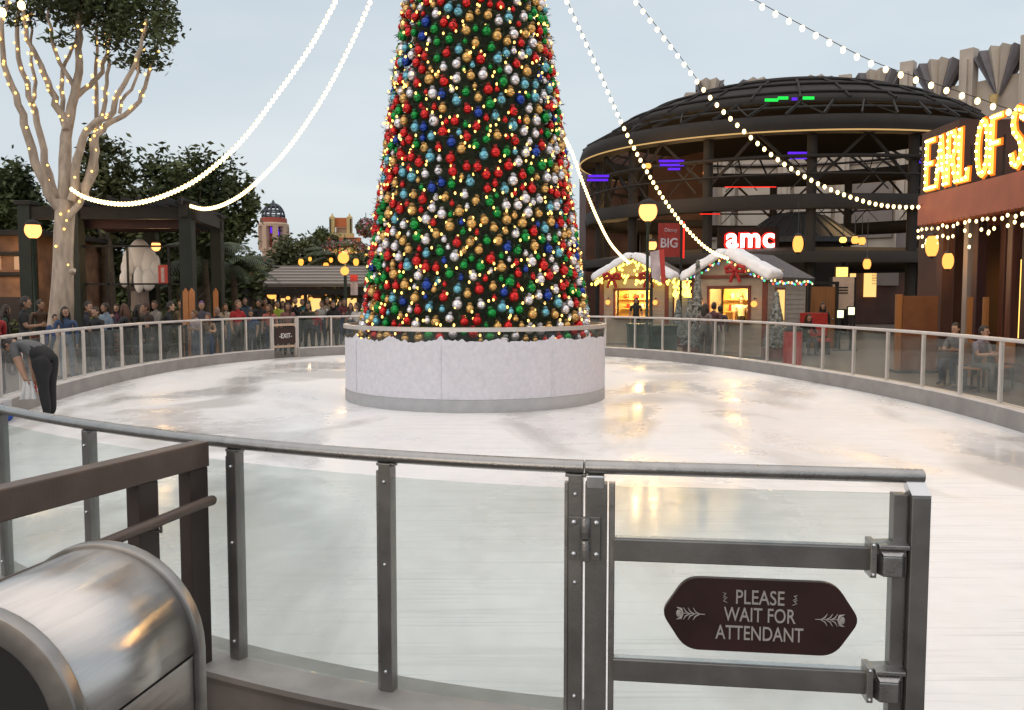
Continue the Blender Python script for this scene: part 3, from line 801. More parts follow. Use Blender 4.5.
for sgn in (-1, 1):
    mb = MB(); cx = SX + sgn * .243
    T = lambda x, z: (cx + sgn * x, yf - .001, SZ + z)
    mb.tube([T(-.055, 0), T(.03, .002)], .0016, 5)
    mb.ball(T(.036, .0), (.010, .002, .014), 8, 6)
    mb.tube([T(.022, .0), T(.028, .016), T(.044, .022)], [.004, .006, .001], 5); mb.tube([T(.022, .0), T(.028, -.016), T(.044, -.022)], [.004, .006, .001], 5)
    for q in (-.03, -.012, .004):
        mb.tube([T(q - .008, 0), T(q + .008, .008), T(q + .016, .022)], [.001, .0028, .001], 5)
        mb.tube([T(q - .008, 0), T(q + .008, -.008), T(q + .016, -.022)], [.001, .0028, .001], 5)
    c2 = SX + sgn * .118
    for dz in (.074, .056):
        mb.tube([(c2 + sgn * .009, yf - .001, SZ + dz + .008), (c2 - sgn * .002, yf - .001, SZ + dz + .005), (c2 + sgn * .007, yf - .001, SZ + dz - .003), (c2 - sgn * .007, yf - .001, SZ + dz - .010)], [.001, .0028, .0024, .001], 5)
    mb.build('ornament', M['sign_letter'], sg)

# ------------------------------------------------------------------ litter bin with half-round steel top
bk = V((-1.100, 2.26, GZ)); axis = V((-.18, -.98, 0)).normalized(); wid = V((.98, -.18, 0)).normalized()
ang = math.atan2(wid.y, wid.x)
tb = thing('trash_bin', 'brushed steel litter bin with half-round domed top in the lower corner', 'bin', bk, ang)
# local: x = width, y = depth (front is -y), z up
BR, BZ, BLn = .268, .895, .48
def arch(r, zb, y, n=22, z0=BZ):
    pts = [(r, y, zb)]
    pts += [(r * math.cos(PI * i / n), y, z0 + r * math.sin(PI * i / n) * .98) for i in range(n + 1)]
    pts += [(-r, y, zb)]
    return pts
def arch_band(mb, r0, r1, y0, y1, zb):
    a, b, c, d = arch(r0, zb, y0), arch(r1, zb, y0), arch(r1, zb, y1), arch(r0, zb, y1)
    n = len(a); vs = a + b + c + d; fs = []
    for i in range(n - 1):
        for p, q in ((0, 1), (1, 2), (2, 3), (3, 0)):
            fs.append((p * n + i, q * n + i, q * n + i + 1, p * n + i + 1))
    mb.add(vs, fs, True)
mb = MB(); arch_band(mb, BR - .006, BR, -BLn + .035, -.022, BZ - .004); mb.v = [(x, y, z - BZ) for x, y, z in mb.v]; mb.build('dome', M['bin_steel'], tb, recalc=True).location = (0, 0, BZ)
mb = MB(); arch_band(mb, BR - .02, BR + .014, -.022, .012, .03); mb.build('back_rim', M['bin_edge'], tb, bevel=.004)
mb = MB(); arch_band(mb, BR - .055, BR + .008, -BLn, -BLn + .035, .03); fr = mb.build('front_rim', M['bin_edge'], tb, bevel=.004)
for x, z in ((BR * .88, BZ + .05), (.0, BZ + BR - .027)):
    sb = MB(); sb.ball((x, -BLn - .002, z), .006, 8, 6); sb.build('screw', M['steel_dark'], fr)
mb = MB(); mb.prism(arch(BR - .056, .03, -BLn + .05), (0, .01, 0)); mb.build('opening', M['black'], tb)  # solid black panel stands in for the dark inside of the bin
mb = MB(); mb.prism(arch(BR - .021, .03, -.004), (0, .012, 0)); mb.build('back_panel', M['bin_steel'], tb)
mb = MB()
for s_ in (-1, 1):
    mb = MB(); mb.box((s_ * (BR - .008), (-BLn + .035 - .022) / 2, (BZ - .012 + .04) / 2), (.012, BLn - .062, BZ - .052)); mb.build('side_panel', M['bin_steel'], tb, bevel=.003)
mb = MB(); mb.box((0, -BLn / 2, .02), (2 * BR - .04, BLn - .06, .04)); mb.build('base', M['steel_dark'], tb)

# ------------------------------------------------------------------ brown ramp railing
r1 = at(202, 453, 3.48); r0 = at(0, 515, 2.62); dr = (r0 - r1); dr.z = 0; dr.normalize()
rl = thing('ramp_railing', 'brown painted box railing with round handrail beside the steel bin', 'railing', (r1.x, r1.y, GZ))
zt = r1.z
mb = MB(); mb.beam(r1, r1 + dr * 2.3, .075, .105); mb.build('top_rail', M['brown_metal'], rl, world=True, bevel=.006)
for dist, w in ((.055, .105), (.33, .10)):
    p = r1 + dr * dist
    mb = MB(); mb.beam((p.x, p.y, GZ), (p.x, p.y, zt - .054), w, .06, up=(-dr.y, dr.x, 0)); mb.build('post', M['brown_dark'], rl, world=True, bevel=.004)
p = r1 + dr * 1.9
mb = MB(); mb.beam((p.x, p.y, GZ), (p.x, p.y, zt - .054), .1, .06, up=(-dr.y, dr.x, 0)); mb.build('post', M['brown_dark'], rl, world=True, bevel=.004)
side = V((-dr.y, dr.x, 0)); side = side if side.x > 0 else -side
h0 = r1 + side * .085 + dr * .05; h0.z = zt - .18
mb = MB(); hp = [h0 + V((0, 0, 0)), h0 + dr * .06, h0 + dr * 2.2 - V((0, 0, .12))]
mb.tube(hp, [.021, .021, .021], 14); mb.ball(hp[0], .021, 12, 8); hr = mb.build('handrail', M['brown_metal'], rl, world=True)
mb = MB(); q = h0 + dr * .28; mb.tube([q - V((0, 0, .02)), q - V((0, 0, .055)), q - V((0, 0, .055)) - side * .07], .007, 8); mb.build('bracket', M['steel'], hr, world=True)

# ------------------------------------------------------------------ round planter of the tree
TC = V((-.66, 15.45)); TR = 2.33
en = thing('tree_enclosure', 'round glass planter wall wrapped in white snow around the Christmas tree', 'planter', (TC.x, TC.y, 0))
mb = MB(); mb.lathe([(TR + .012, 0), (TR + .012, .20), (TR - .02, .205), (TR - .02, 0)], 96); mb.build('base_strip', M['wrap_base'], en)
NS = 720; vs = []; fs = []
def snow_edge(a):
    t = a / (2 * PI) * 40
    z = 1.115 + .045 * noise.noise(V((t, 0, 3))) + .035 * noise.noise(V((t * 5, 1, 3))) + .018 * noise.noise(V((t * 17, 2, 3)))
    ph_ = ((a - .2) % (PI / 4)) / (PI / 4)
    z += .09 * math.exp(-((ph_ - .5) / .035) ** 2) + .05 * math.exp(-((min(ph_, 1 - ph_)) / .06) ** 2)
    return min(z, 1.25)
rows = [.205, .4, .6, .8, .95, 1.0]
for j in range(NS):
    a = 2 * PI * j / NS; ze = snow_edge(a)
    for q in rows:
        z = .205 + (ze - .205) * (q - .205) / .795
        r = TR + .004 + .004 * noise.noise(V((a * 30, z * 12, 0)))
        vs.append((r * math.cos(a), r * math.sin(a), z))
k = len(rows)
for j in range(NS):
    for i in range(k - 1):
        a, b = j * k + i, ((j + 1) % NS) * k + i
        fs.append((a, b, b + 1, a + 1))
mb = MB(); mb.add(vs, fs, True); mb.build('snow_wrap', M['snow_wrap'], en)
mb = MB(); mb.lathe([(TR - .014, .95), (TR - .014, 1.27)], 96); mb.build('glass_wall', M['glass_far'], en)
mb = MB(); mb.lathe([(TR + .03, 1.262), (TR + .03, 1.325), (TR - .045, 1.33), (TR - .045, 1.262), (TR + .03, 1.262)], 96, smooth=False); mb.build('rim', M['far_rail'], en)
for i in range(8):
    a = .2 + PI / 4 * i + PI / 8
    mb = MB(); mb.box((math.cos(a) * (TR + .005), math.sin(a) * (TR + .005), .64), (.022, .014, .88), a); mb.build('seam', M['snow_wrap'], en)

# ------------------------------------------------------------------ christmas tree
APEX = 15.2
def tree_r(z): return 2.0 * (APEX - z) / (APEX - 1.25)
xt = thing('christmas_tree', 'giant dark green conical Christmas tree covered in baubles on the rink', 'tree', (TC.x, TC.y, 0))
mb = MB(); mb.lathe([(.22, 0), (.2, 1.2), (.06, APEX - .4), (0.001, APEX - .3)], 12); mb.build('trunk', M['bark'], xt)
rnd = random.Random(7)
mb = MB()
mb.lathe([(.05, .75)] + [(tree_r(z) - .22, z) for z in (.8, 1.3, 3, 5, 8, 11, 14)] + [(.01, APEX)], 40)
ntuft = 0
z = .75
while z < APEX - .2:
    r = tree_r(z); n = int(2 * PI * r / (.135 if z < 8.2 else .24)) + 3
    for j in range(n):
        a = 2 * PI * (j + rnd.random()) / n; zz = z + rnd.uniform(-.09, .09)
        out = V((math.cos(a), math.sin(a), 0)); R_ = tree_r(zz)
        if zz < 1.4: R_ -= .17
        base = out * (R_ - rnd.uniform(.16, .26)) + V((0, 0, zz + .02))
        tip = out * (R_ + rnd.uniform(-.05, .13)) + V((0, 0, zz - rnd.uniform(.02, .10))) + V((-out.y, out.x, 0)) * rnd.uniform(-.09, .09)
        d = tip - base; L_ = d.length; d.normalize(); s1 = d.cross(V((0, 0, 1))).normalized(); s2 = s1.cross(d)
        for q in range(7):
            t = .15 + .85 * q / 6; an = rnd.uniform(0, 2 * PI)
            p = base + d * L_ * t; nd = (s1 * math.cos(an) + s2 * math.sin(an)) * .8 + d * .7
            nd.normalize(); ln = rnd.uniform(.07, .13); w = nd.cross(d).normalized() * .011
            mb.add([p - w, p + w, p + nd * ln], [(0, 1, 2)], False)
    z += .125 if z < 8.2 else .26
mb.build('foliage', M['needles'], xt)

# baubles: dart throwing on the unrolled cone
cols = ['red', 'green', 'silver', 'gold', 'light_blue', 'dark_blue']; wts = [28, 18, 22, 20, 8, 5]
words_ = dict(red='shiny red', green='shiny emerald green', silver='shiny silver white', gold='shiny pale gold', light_blue='shiny ice blue', dark_blue='shiny dark blue')
bme = {}
def bauble_mesh(c, sd):
    r_ = random.Random(sd); b = MB()
    b.mat(0).ball((0, 0, 0), 1., 14, 10)
    b.mat(1)
    k0 = len(b.v); b.ball((0, 0, 0), 1., 10, 7)
    for i in range(k0, len(b.v)):
        p = V(b.v[i]); w = .78 + .45 * noise.noise(p * 2.3 + V((sd * 7., 0, 0))) + .25 * noise.noise(p * 5. + V((sd, 3, 0)))
        b.v[i] = (p.x * .66 * w, p.y * .66 * w, 1.12 + p.z * .50 * w)
    o = b.build('bauble', [M['b_' + c], M['w_' + c]]); me = o.data; bpy.data.objects.remove(o); return me
for c in cols: bme[c] = bauble_mesh(c, len(c))
darts = []; grid = {}
def ok(z, a, md):
    r = tree_r(z); gx, gz = int(a * 100), int(z / .35)
    for dz in (-1, 0, 1):
        for (z2, a2, m2) in grid.get(gz + dz, []):
            da = abs(a - a2); da = min(da, 2 * PI - da)
            if (da * r) ** 2 + ((z - z2) * .80) ** 2 < ((md + m2) / 2) ** 2: return False
    return True
for big, tries, md in ((1, 44000, .166), (0, 50000, .112)):
    for _ in range(tries):
        z = 1.1 + (APEX - 2.2) * (1 - math.sqrt(rnd.random())); a = rnd.uniform(0, 2 * PI)
        md_ = md if z < 8.2 else md * 1.4
        if ok(z, a, md_):
            grid.setdefault(int(z / .35), []).append((z, a, md_)); darts.append((z, a, big))
baubs = []
for z, a, big in darts:
    r = rnd.uniform(.066, .085) if big else rnd.uniform(.040, .056)
    c = rnd.choices(cols, wts)[0]
    R_ = tree_r(z) + .03
    p = V((TC.x + math.cos(a) * R_, TC.y + math.sin(a) * R_, z))
    facing = -(math.cos(a) * (p.x) + math.sin(a) * (p.y)) / math.hypot(p.x, p.y)
    inframe = z < 7.25 and facing > -.05
    baubs.append((r * (min(1, .35 + facing) if inframe else 0), p, r, c, inframe))
baubs.sort(key=lambda t: -t[0])
rest = MB(); restm = []
for c in cols: restm += [M['b_' + c], M['w_' + c]]
nind = 0
for sc_, p, r, c, inf in baubs:
    rot = rnd.uniform(0, 6.28)
    if inf and nind < 300:
        o = bpy.data.objects.new('bauble', bme[c]); COL.objects.link(o); o.location = p; o.scale = (r, r, r); o.rotation_euler = (rnd.uniform(-.3, .3), rnd.uniform(-.3, .3), rot)
        tag(o, f'{words_[c]} bauble with matching ribbon bow among the Christmas tree needles', 'bauble', words_[c] + ' baubles on the Christmas tree'); nind += 1
    else:
        ci = cols.index(c) * 2
        rest.mat(ci).ball(p, r, 10, 7); rest.mat(ci + 1)
        for q in range(3):
            an = rot + 2 * PI * q / 3; rest.ball(p + V((math.cos(an) * .2, math.sin(an) * .2, 1.08)) * r, (r * .46, r * .46, r * .42), 5, 4)
o = rest.build('baubles', restm, world=True, loc=(TC.x, TC.y, 1)); tag(o, 'remaining smaller and hidden baubles scattered all over the Christmas tree', 'baubles', kind='stuff')

# mini lights on the tree
def light_string(name, label, pts, bulb_mb_mat, r, parent_loc, wire_pts=None, group=None, near_key=None, cat='string lights', elong=1., wire_r=.006, nmax=100):
    root = thing(name, label, cat, parent_loc, 0, group)
    b = MB(); b.ball((0, 0, 0), (r, r, r * elong), 8, 6); tmp = b.build('bulb', bulb_mb_mat); me = tmp.data; bpy.data.objects.remove(tmp)
    if near_key: pts = sorted(pts, key=near_key)
    L0 = V(parent_loc)
    for p in pts[:nmax]:
        o = bpy.data.objects.new('bulb', me); COL.objects.link(o); o.parent = root; o.location = V(p) - L0
    if len(pts) > nmax:
        q = MB()
        for p in pts[nmax:]: q.ball(p, (r, r, r * elong), 6, 4)
        tag(q.build('bulbs', bulb_mb_mat, root, world=True), kind='stuff')
    if wire_pts:
        w = MB()
        for run in wire_pts: w.tube(run, wire_r, 5)
        w.build('cable', M['black'], root, world=True)
    return root
lp = []; runs = []
run = []; a = 0; z = 1.05
while z < APEX - 1:
    R_ = tree_r(z) + .055
    p = V((TC.x + math.cos(a) * R_, TC.y + math.sin(a) * R_, z))
    run.append(V((TC.x + math.cos(a) * (R_ - .10), TC.y + math.sin(a) * (R_ - .10), z)))
    if True:
        lp.append(p + V((rnd.uniform(-.06, .06), rnd.uniform(-.06, .06), rnd.uniform(-.21, .21))))
    da = .170 / R_ * rnd.uniform(.6, 1.4); a += da; z += .285 * da / (2 * PI)
runs = [run]
light_string('tree_lights', 'warm golden mini lights wound round the whole Christmas tree', lp, M['mini'], .0175, (TC.x, TC.y, 0), runs, near_key=lambda p: (p.z > 7.3) * 50 + (p - V((0, 0, 1.8))).length, elong=1.4, wire_r=.004)
# ------------------------------------------------------------------ vegetation helpers
def leaves(mb, c, rad, n, size, rnd, nclump=14, shell=.55, flat=1.):
    c = V(c); cl = []
    for _ in range(nclump):
        d = V((rnd.gauss(0, 1), rnd.gauss(0, 1), rnd.gauss(0, 1))).normalized() * (shell + (1 - shell) * rnd.random())
        cl.append((V((d.x * rad[0], d.y * rad[1], d.z * rad[2])), rnd.uniform(.22, .42)))
    for _ in range(n):
        b, s = rnd.choice(cl)
        g = V((rnd.gauss(0, s * .55) * rad[0], rnd.gauss(0, s * .55) * rad[1], rnd.gauss(0, s * .55) * rad[2]))
        p = c + b + g
        u = V((rnd.gauss(0, 1), rnd.gauss(0, 1), rnd.gauss(0, .6))).normalized(); w = u.cross(V((rnd.gauss(0, 1), rnd.gauss(0, 1), rnd.gauss(0, 1)))).normalized()
        L_ = size * rnd.uniform(.6, 1.4)
        mb.add([p - u * L_, p + w * L_ * .42, p + u * L_, p - w * L_ * .42], [(0, 1, 2, 3)], False)

def bushy_tree(name, label, X, Y, top, crowns, leafm, tr=.25, n=2600, size=.22, seed=1, group=None, nclump=16):
    """crowns: (dx, dy, z, rx, ry, rz)"""
    rnd = random.Random(seed); root = thing(name, label, 'tree', (X, Y, GZ), 0, group)
    mb = MB(); zc = min(c[2] for c in crowns)
    mb.tube([(0, 0, 0), (.08, 0, zc * .5), (0, .05, zc), (0, 0, zc + .5)], [tr, tr * .8, tr * .6, tr * .3], 8)
    for c in crowns:
        for q in range(4):
            e = V((c[0] + rnd.uniform(-.6, .6) * c[3], c[1] + rnd.uniform(-.6, .6) * c[4], c[2] + rnd.uniform(-.3, .6) * c[5]))
            mb.tube([(0, 0, zc * .6), e * .55 + V((0, 0, zc * .3)), e], [tr * .45, tr * .3, tr * .08], 5)
    mb.build('trunk', M['bark'], root)
    mb = MB()
    tot = sum(c[3] * c[5] for c in crowns)
    for c in crowns: leaves(mb, c[:3], c[3:6], int(1.9 * n * c[3] * c[5] / tot), size * .70, rnd, int(nclump * 1.4))
    mb.build('crown', leafm, root)
    return root

def palm(label, X, Y, h, R_, seed, group=None, nf=16, trunk=True):
    rnd = random.Random(seed); root = thing('palm_tree', label, 'palm', (X, Y, GZ), 0, group)
    mb = MB(); mb.tube([(0, 0, 0), (.06, .03, h * .5), (0, 0, h)], [.16, .12, .11], 8); mb.build('trunk', M['bark'], root)
    mb = MB()
    for i in range(nf):
        an = 2 * PI * i / nf + rnd.uniform(-.2, .2); el = rnd.uniform(.1, 1.3); d = V((math.cos(an), math.sin(an), 0))
        pts = []
        for q in range(9):
            t = q / 8; pts.append(V((0, 0, h)) + d * (R_ * t * math.cos(el * (1 - t * .5))) + V((0, 0, R_ * (math.sin(el) * t - .75 * t * t))))
        side = V((-d.y, d.x, 0))
        for q in range(8):
            for sub in range(3):
                t = (q + sub / 3) / 8; p = pts[q].lerp(pts[q + 1], sub / 3); f = (pts[q + 1] - pts[q]).normalized()
                L_ = R_ * .36 * math.sin(PI * min(1, t * .85 + .15)) + .03
                for sg_ in (-1, 1):
                    e = p + side * sg_ * L_ * .8 + f * L_ * .55 - V((0, 0, L_ * .3)); w = f * .035
                    mb.add([p - w, p + w, e], [(0, 1, 2)], False)
    mb.build('crown', M['palm'], root)
    return root

# ------------------------------------------------------------------ tall pale tree at the left
YT = 20.0
tb_ = at(61, 300, YT); pt = thing('fig_tree', 'tall pale-barked tree with upright branches wrapped in mini lights', 'tree', (tb_.x, YT, GZ))
tr_ = MB(); br_ = MB()
rnd = random.Random(3)
def poly(pts, dy0=0., dy1=0.):
    n = len(pts); return [at(p[0], p[1], YT + dy0 + (dy1 - dy0) * i / max(1, n - 1)) for i, p in enumerate(pts)]
def smooth(pts, k=3):
    out = []
    n = len(pts)
    for i in range(n - 1):
        p0, p1, p2, p3 = pts[max(0, i - 1)], pts[i], pts[i + 1], pts[min(n - 1, i + 2)]
        for q in range(k):
            t = q / k
            out.append(.5 * ((2 * p1) + (p2 - p0) * t + (2 * p0 - 5 * p1 + 4 * p2 - p3) * t * t + (3 * p1 - p0 - 3 * p2 + p3) * t ** 3))
    out.append(pts[-1]); return out
def branch(mb, px, ra, rb, dy0, dy1):
    pts = smooth(poly(px, dy0, dy1)); n = len(pts)
    pts = [p + V((rnd.uniform(-.035, .035), rnd.uniform(-.05, .05), 0)) for p in pts]
    mb.tube(pts, [ra + (rb - ra) * i / (n - 1) for i in range(n)], 9)
    return pts
BR_ = []
base_pts = smooth([V((tb_.x, YT, GZ))] + poly([(60, 340), (62, 300), (63, 260), (64, 230), (66, 200)]))
nb = len(base_pts)
tr_.tube(base_pts, [.335 - .12 * min(1, i / (nb * .55)) for i in range(nb)], 14)
tr_.tube([at(72, 272, YT - .22), at(74, 270, YT - .29)], [.08, .05], 8)
tr_.build('trunk', M['bark_pale'], pt, world=True)
BR_.append(base_pts)
for px, ra, rb, d0, d1 in [
    ([(64, 212), (54, 200), (40, 175), (27, 135), (20, 105), (6, 75), (2, 40), (8, -10)], .17, .05, 0, -.8),
    ([(63, 215), (50, 185), (42, 150), (34, 110), (22, 70), (17, 35), (22, -10)], .13, .05, .1, .9),
    ([(66, 205), (66, 160), (67, 128), (74, 95), (79, 60), (79, 25), (84, -20)], .20, .06, 0, .3),
    ([(67, 130), (57, 105), (48, 82), (38, 58), (28, 40), (24, 10)], .12, .05, .1, -.6),
    ([(74, 98), (86, 88), (98, 78), (106, 55), (110, 20), (108, -10)], .09, .04, .2, .9),
    ([(72, 200), (76, 160), (84, 138), (96, 122), (112, 112), (120, 90), (132, 70), (140, 48), (146, 20)], .13, .04, -.2, -.8),
    ([(84, 196), (92, 165), (97, 136), (112, 122), (130, 112), (143, 95), (148, 72), (156, 55), (160, 30)], .11, .035, -.1, .7),
    ([(73, 98), (70, 78), (58, 62), (54, 40), (48, 10)], .08, .035, .2, -.3),
    ([(100, 125), (104, 100), (107, 75), (110, 40), (116, 0)], .07, .035, .0, .4),
    ([(66, 130), (62, 100), (62, 70), (72, 50), (78, 25)], .08, .035, 0, 1.),
    ([(76, 190), (92, 178), (97, 160), (97, 130), (96, 95), (95, 65), (98, 20)], .10, .04, .2, .8),
    ([(118, 113), (126, 95), (137, 78), (139, 62), (144, 25)], .05, .03, -.5, 0),
    ([(32, 103), (36, 82), (30, 60), (31, 30), (28, 0)], .06, .03, .3, .5),
    ([(64, 222), (78, 205), (92, 178)], .11, .10, -.1, -.1)]:
    BR_.append(branch(br_, px, ra * .78, rb * .75, d0, d1))
br_.build('branches', M['bark_pale'], pt, world=True)
mb = MB()
for (px, py, dy, rx, rz, n) in [(135, 20, 0, 42, 38, 2000), (160, 35, -.6, 16, 20, 420), (105, 0, .6, 45, 30, 1600), (152, 62, .2, 20, 6, 200), (128, 62, .4, 22, 7, 240), (80, -10, -.4, 60, 32, 2200), (45, -5, .3, 45, 26, 1400), (22, 18, -.2, 18, 10, 240), (60, 38, -.3, 20, 6, 120), (20, -30, 0, 60, 30, 1200), (100, -60, 0, 80, 45, 2500), (165, 2, 0, 14, 26, 500)]:
    c = at(px, py, YT + dy); s = YT / F
    leaves(mb, c, (rx * s, max(.5, rx * s * .9), rz * s), int(n * .78), .075, rnd, 30, .45)
mb.build('crown', M['leaf_dark'], pt, world=True)
lp = []
for pts in BR_:
    for a, b in zip(pts[:-1], pts[1:]):
        L_ = (b - a).length; m_ = int(L_ / .19 + rnd.random())
        for q in range(m_):
            if rnd.random() < .55:
                p = a.lerp(b, rnd.random()); an = rnd.uniform(0, 2 * PI); rr = .085 if pts is not base_pts else .24
                lp.append(p + V((math.cos(an) * rr * .8, -abs(math.sin(an)) * rr, 0)))
light_string('tree_lights', 'sparse warm mini lights wound up the pale tree branches', lp, M['mini'], .027, (tb_.x, YT, GZ), near_key=lambda p: abs(p.z - 4.5))

# ------------------------------------------------------------------ background trees at the left
TG = 'trees beyond the plaza'
def bt(px, py, Y, rx, rz, label, lm, n, size, seed, extra=(), name='broadleaf_tree', nclump=18):
    X = xat(px, Y); s = Y / F; z = zat(py, Y) - GZ
    cr = [(0, 0, z, rx * s, rx * s * .8, rz * s)] + [((ex - px) * s, 0.4 * (i % 2), zat(ey, Y) - GZ, erx * s, erx * s * .8, erz * s) for i, (ex, ey, erx, erz) in enumerate(extra)]
    return bushy_tree(name, label, X, Y, z, cr, lm, .28, n, size, seed, TG, nclump)
bt(195, 190, 34, 42, 36, 'large dark evergreen tree behind the pergola posts', M['leaf_mid'], 7500, .20, 11, [(238, 205, 22, 32), (225, 250, 32, 38), (160, 185, 30, 26), (180, 230, 50, 40), (245, 280, 22, 22)])
bt(108, 175, 30, 24, 34, 'light green tree showing between pale branches', M['leaf_green'], 3600, .17, 12, [(90, 215, 30, 30), (120, 210, 25, 25)])
bt(12, 205, 32, 28, 42, 'dark green tree above the lit stone building', M['leaf_mid'], 5200, .2, 13, [(-20, 190, 34, 45), (34, 225, 16, 26)])
bt(140, 250, 38, 60, 40, 'dense dark foliage tree behind the white sculpture', M['leaf_mid'], 5200, .24, 14, [(80, 260, 45, 36), (200, 270, 35, 36)])
bt(302, 262, 62, 30, 24, 'olive green tree in front of the dome tower', M['leaf_green'], 4200, .26, 15, [(275, 268, 25, 18), (330, 258, 20, 16), (350, 262, 14, 12)])
bt(325, 240, 84, 13, 10, 'small distant dark tree beside the orange tower', M['leaf_mid'], 900, .25, 16)
bt(365, 265, 66, 22, 18, 'green shrubby tree peeking out left of the Christmas tree', M['leaf_green'], 1800, .24, 17)
palm('feathery palm between the two dark pergola posts', xat(206, 29), 29, zat(258, 29), 2.0, 5, TG, 18)
palm('drooping palm right of the pergola post', xat(234, 31), 31, zat(268, 31), 1.9, 6, TG, 18)
palm('low arching palm near the orange lights behind crowd', xat(332, 56), 56, zat(258, 56), 2.4, 8, TG, 18)
palm('short palm in dim planting left of the pergola corner', xat(180, 31), 31, zat(285, 31), 1.5, 9, TG, 14)

# ------------------------------------------------------------------ pergola
YP = 23.6
pgx0, pgx1 = at(78, 300, YP).x, at(189, 300, YP).x
pg = thing('pergola', 'large dark timber pergola with maroon awning and green corner posts', 'pergola', ((pgx0 + pgx1) / 2, YP + 2, GZ))
ztp = zat(204, YP)
for x, y in ((pgx0, YP), (pgx1, YP), (xat(219, YP + 4), YP + 4), (pgx0 + .4, YP + 4), (at(30, 300, YP).x, YP)):
    mb = MB(); mb.box((x, y, (ztp + GZ) / 2), (.34, .34, ztp - GZ)); mb.mat(1).box((x, y, ztp + .02), (.46, .46, .12)); mb.box((x, y, .25), (.44, .44, .5)); mb.build('post', [M['timber_green'], M['timber']], pg, world=True, bevel=.02)
mb = MB()
mb.beam((at(25, 0, YP).x, YP, ztp - .25), (pgx1 + .3, YP, ztp - .25), .22, .34)
mb.beam((pgx1, YP - .3, ztp - .20), (xat(219, YP + 4), YP + 4.3, ztp - .20), .22, .34)
mb.beam((pgx0, YP + 4, ztp - .28), (xat(219, YP + 4) + .2, YP + 4, ztp - .28), .22, .34)
for i in range(9):
    x = pgx0 + (pgx1 - pgx0) * i / 8; mb.beam((x, YP - .5, ztp + .05), (x - .6, YP + 4.6, ztp + .05), .08, .2)
mb.build('beam', M['timber'], pg, world=True)
mb = MB()
za, zb_ = zat(211, YP), zat(233, YP)
mb.prism([(pgx0 - .6, YP + .3, za), (pgx1 - .35, YP + .3, za), (pgx1 - .35, YP + .3, zb_ + .15), (pgx0 - .6, YP + .3, zb_ + .15)], (0, .05, 0))
mb.prism([(pgx0 - .6, YP + .36, za), (pgx1 - .35, YP + .36, za), (pgx1 - 1.0, YP + 3.8, za - .3), (pgx0 - .9, YP + 3.8, za - .3)], (0, 0, .04))
mb.build('awning', M['maroon'], pg, world=True)
mb = MB()
for z in (zat(246, YP), zat(284, YP)): mb.beam((pgx0, YP + .1, z), (pgx1, YP + .1, z), .05, .05)
for px in (98, 118, 160): mb.beam((at(px, 0, YP).x, YP + .1, GZ), (at(px, 0, YP).x, YP + .1, zat(246, YP)), .05, .05)
mb.build('frame', M['timber'], pg, world=True)
for px, dy in ((186, -.22), (192, -.22), (216, 3.7)):
    Y_ = YP + dy; p = at(px, 305, Y_); mb = MB(); mb.box((p.x, Y_, (zat(292, Y_) + GZ) / 2), (.15, .06, zat(292, Y_) - GZ)); mb.add([(p.x - .075, Y_ - .03, zat(292, Y_)), (p.x + .075, Y_ - .03, zat(292, Y_)), (p.x, Y_ - .03, zat(288, Y_)), (p.x - .075, Y_ + .03, zat(292, Y_)), (p.x + .075, Y_ + .03, zat(292, Y_)), (p.x, Y_ + .03, zat(288, Y_))], [(0, 1, 2), (3, 5, 4), (0, 2, 5, 3), (1, 4, 5, 2)])
    mb.build('uplight_glow_board', M['uplight_orange'], pg, world=True)  # orange boards colour in the glow of the post uplights
# low planted rail behind the crowd
lr = thing('garden_fence', 'low dark rail fence standing behind the spectators under the pergola', 'fence', (xat(110, 22.6), 22.6, GZ))
mb = MB(); x0, x1 = xat(10, 22.6), xat(186, 22.6)
for z in (1.0, .55, .12): mb.beam((x0, 22.6, z), (x1, 22.6, z), .04, .06)
mb.build('rails', M['timber'], lr, world=True)
for i in range(7):
    mb = MB(); x = x0 + (x1 - x0) * i / 6; mb.box((x, 22.6, .52), (.07, .07, 1.1)); mb.build('post', M['timber'], lr, world=True)
hed = thing('hedge', 'dark clipped hedge growing behind the low rail fence', 'hedge', (xat(110, 25.2), 25.2, GZ))
mb = MB(); r_ = random.Random(21)
for i in range(10): leaves(mb, (xat(5 + i * 20, 25.2), 25.2, .65), (.75, .6, .62), 260, .12, r_, 8)
mb.build('foliage', M['leaf_mid'], hed, world=True)
bh = thing('hedge', 'long dark hedge closing the plaza far behind the pergola and crowd', 'hedge', (-18, 47, GZ))
mb = MB(); r_ = random.Random(33)
for i in range(22): leaves(mb, (-36 + i * 1.6, 47.5, 1.7), (1.5, 1.0, 1.8), 420, .22, r_, 8, .2)
mb.build('foliage', M['leaf_mid'], bh, world=True)
mb = MB(); mb.box((-19, 48.2, 1.5), (36, .6, 3.0)); mb.build('core', M['leaf_dark'], bh, world=True)
def bench(label, px, Y, rz):
    b_ = thing('bench', label, 'bench', (xat(px, Y), Y, GZ), rz, 'benches behind the fence')
    m1 = MB()
    for q in range(4): m1.box((0, -.18 + q * .12, .45), (1.5, .09, .04))
    m1.build('seat', M['wood_red'], b_)
    m1 = MB()
    for q in range(3): m1.box((0, .26 + q * .02, .58 + q * .13), (1.5, .03, .09))
    m1.build('backrest', M['wood_red'], b_)
    for x in (-.65, .65):
        m1 = MB(); m1.box((x, -.15, .22), (.06, .06, .44)); m1.box((x, .25, .43), (.06, .05, .86)); m1.box((x, .05, .40), (.05, .42, .05)); m1.build('leg', M['black'], b_)
bench('slatted bench behind the man in black t-shirt', 44, 20.8, .5)
bench('slatted bench below the white sculpture', 112, 22.0, .1)

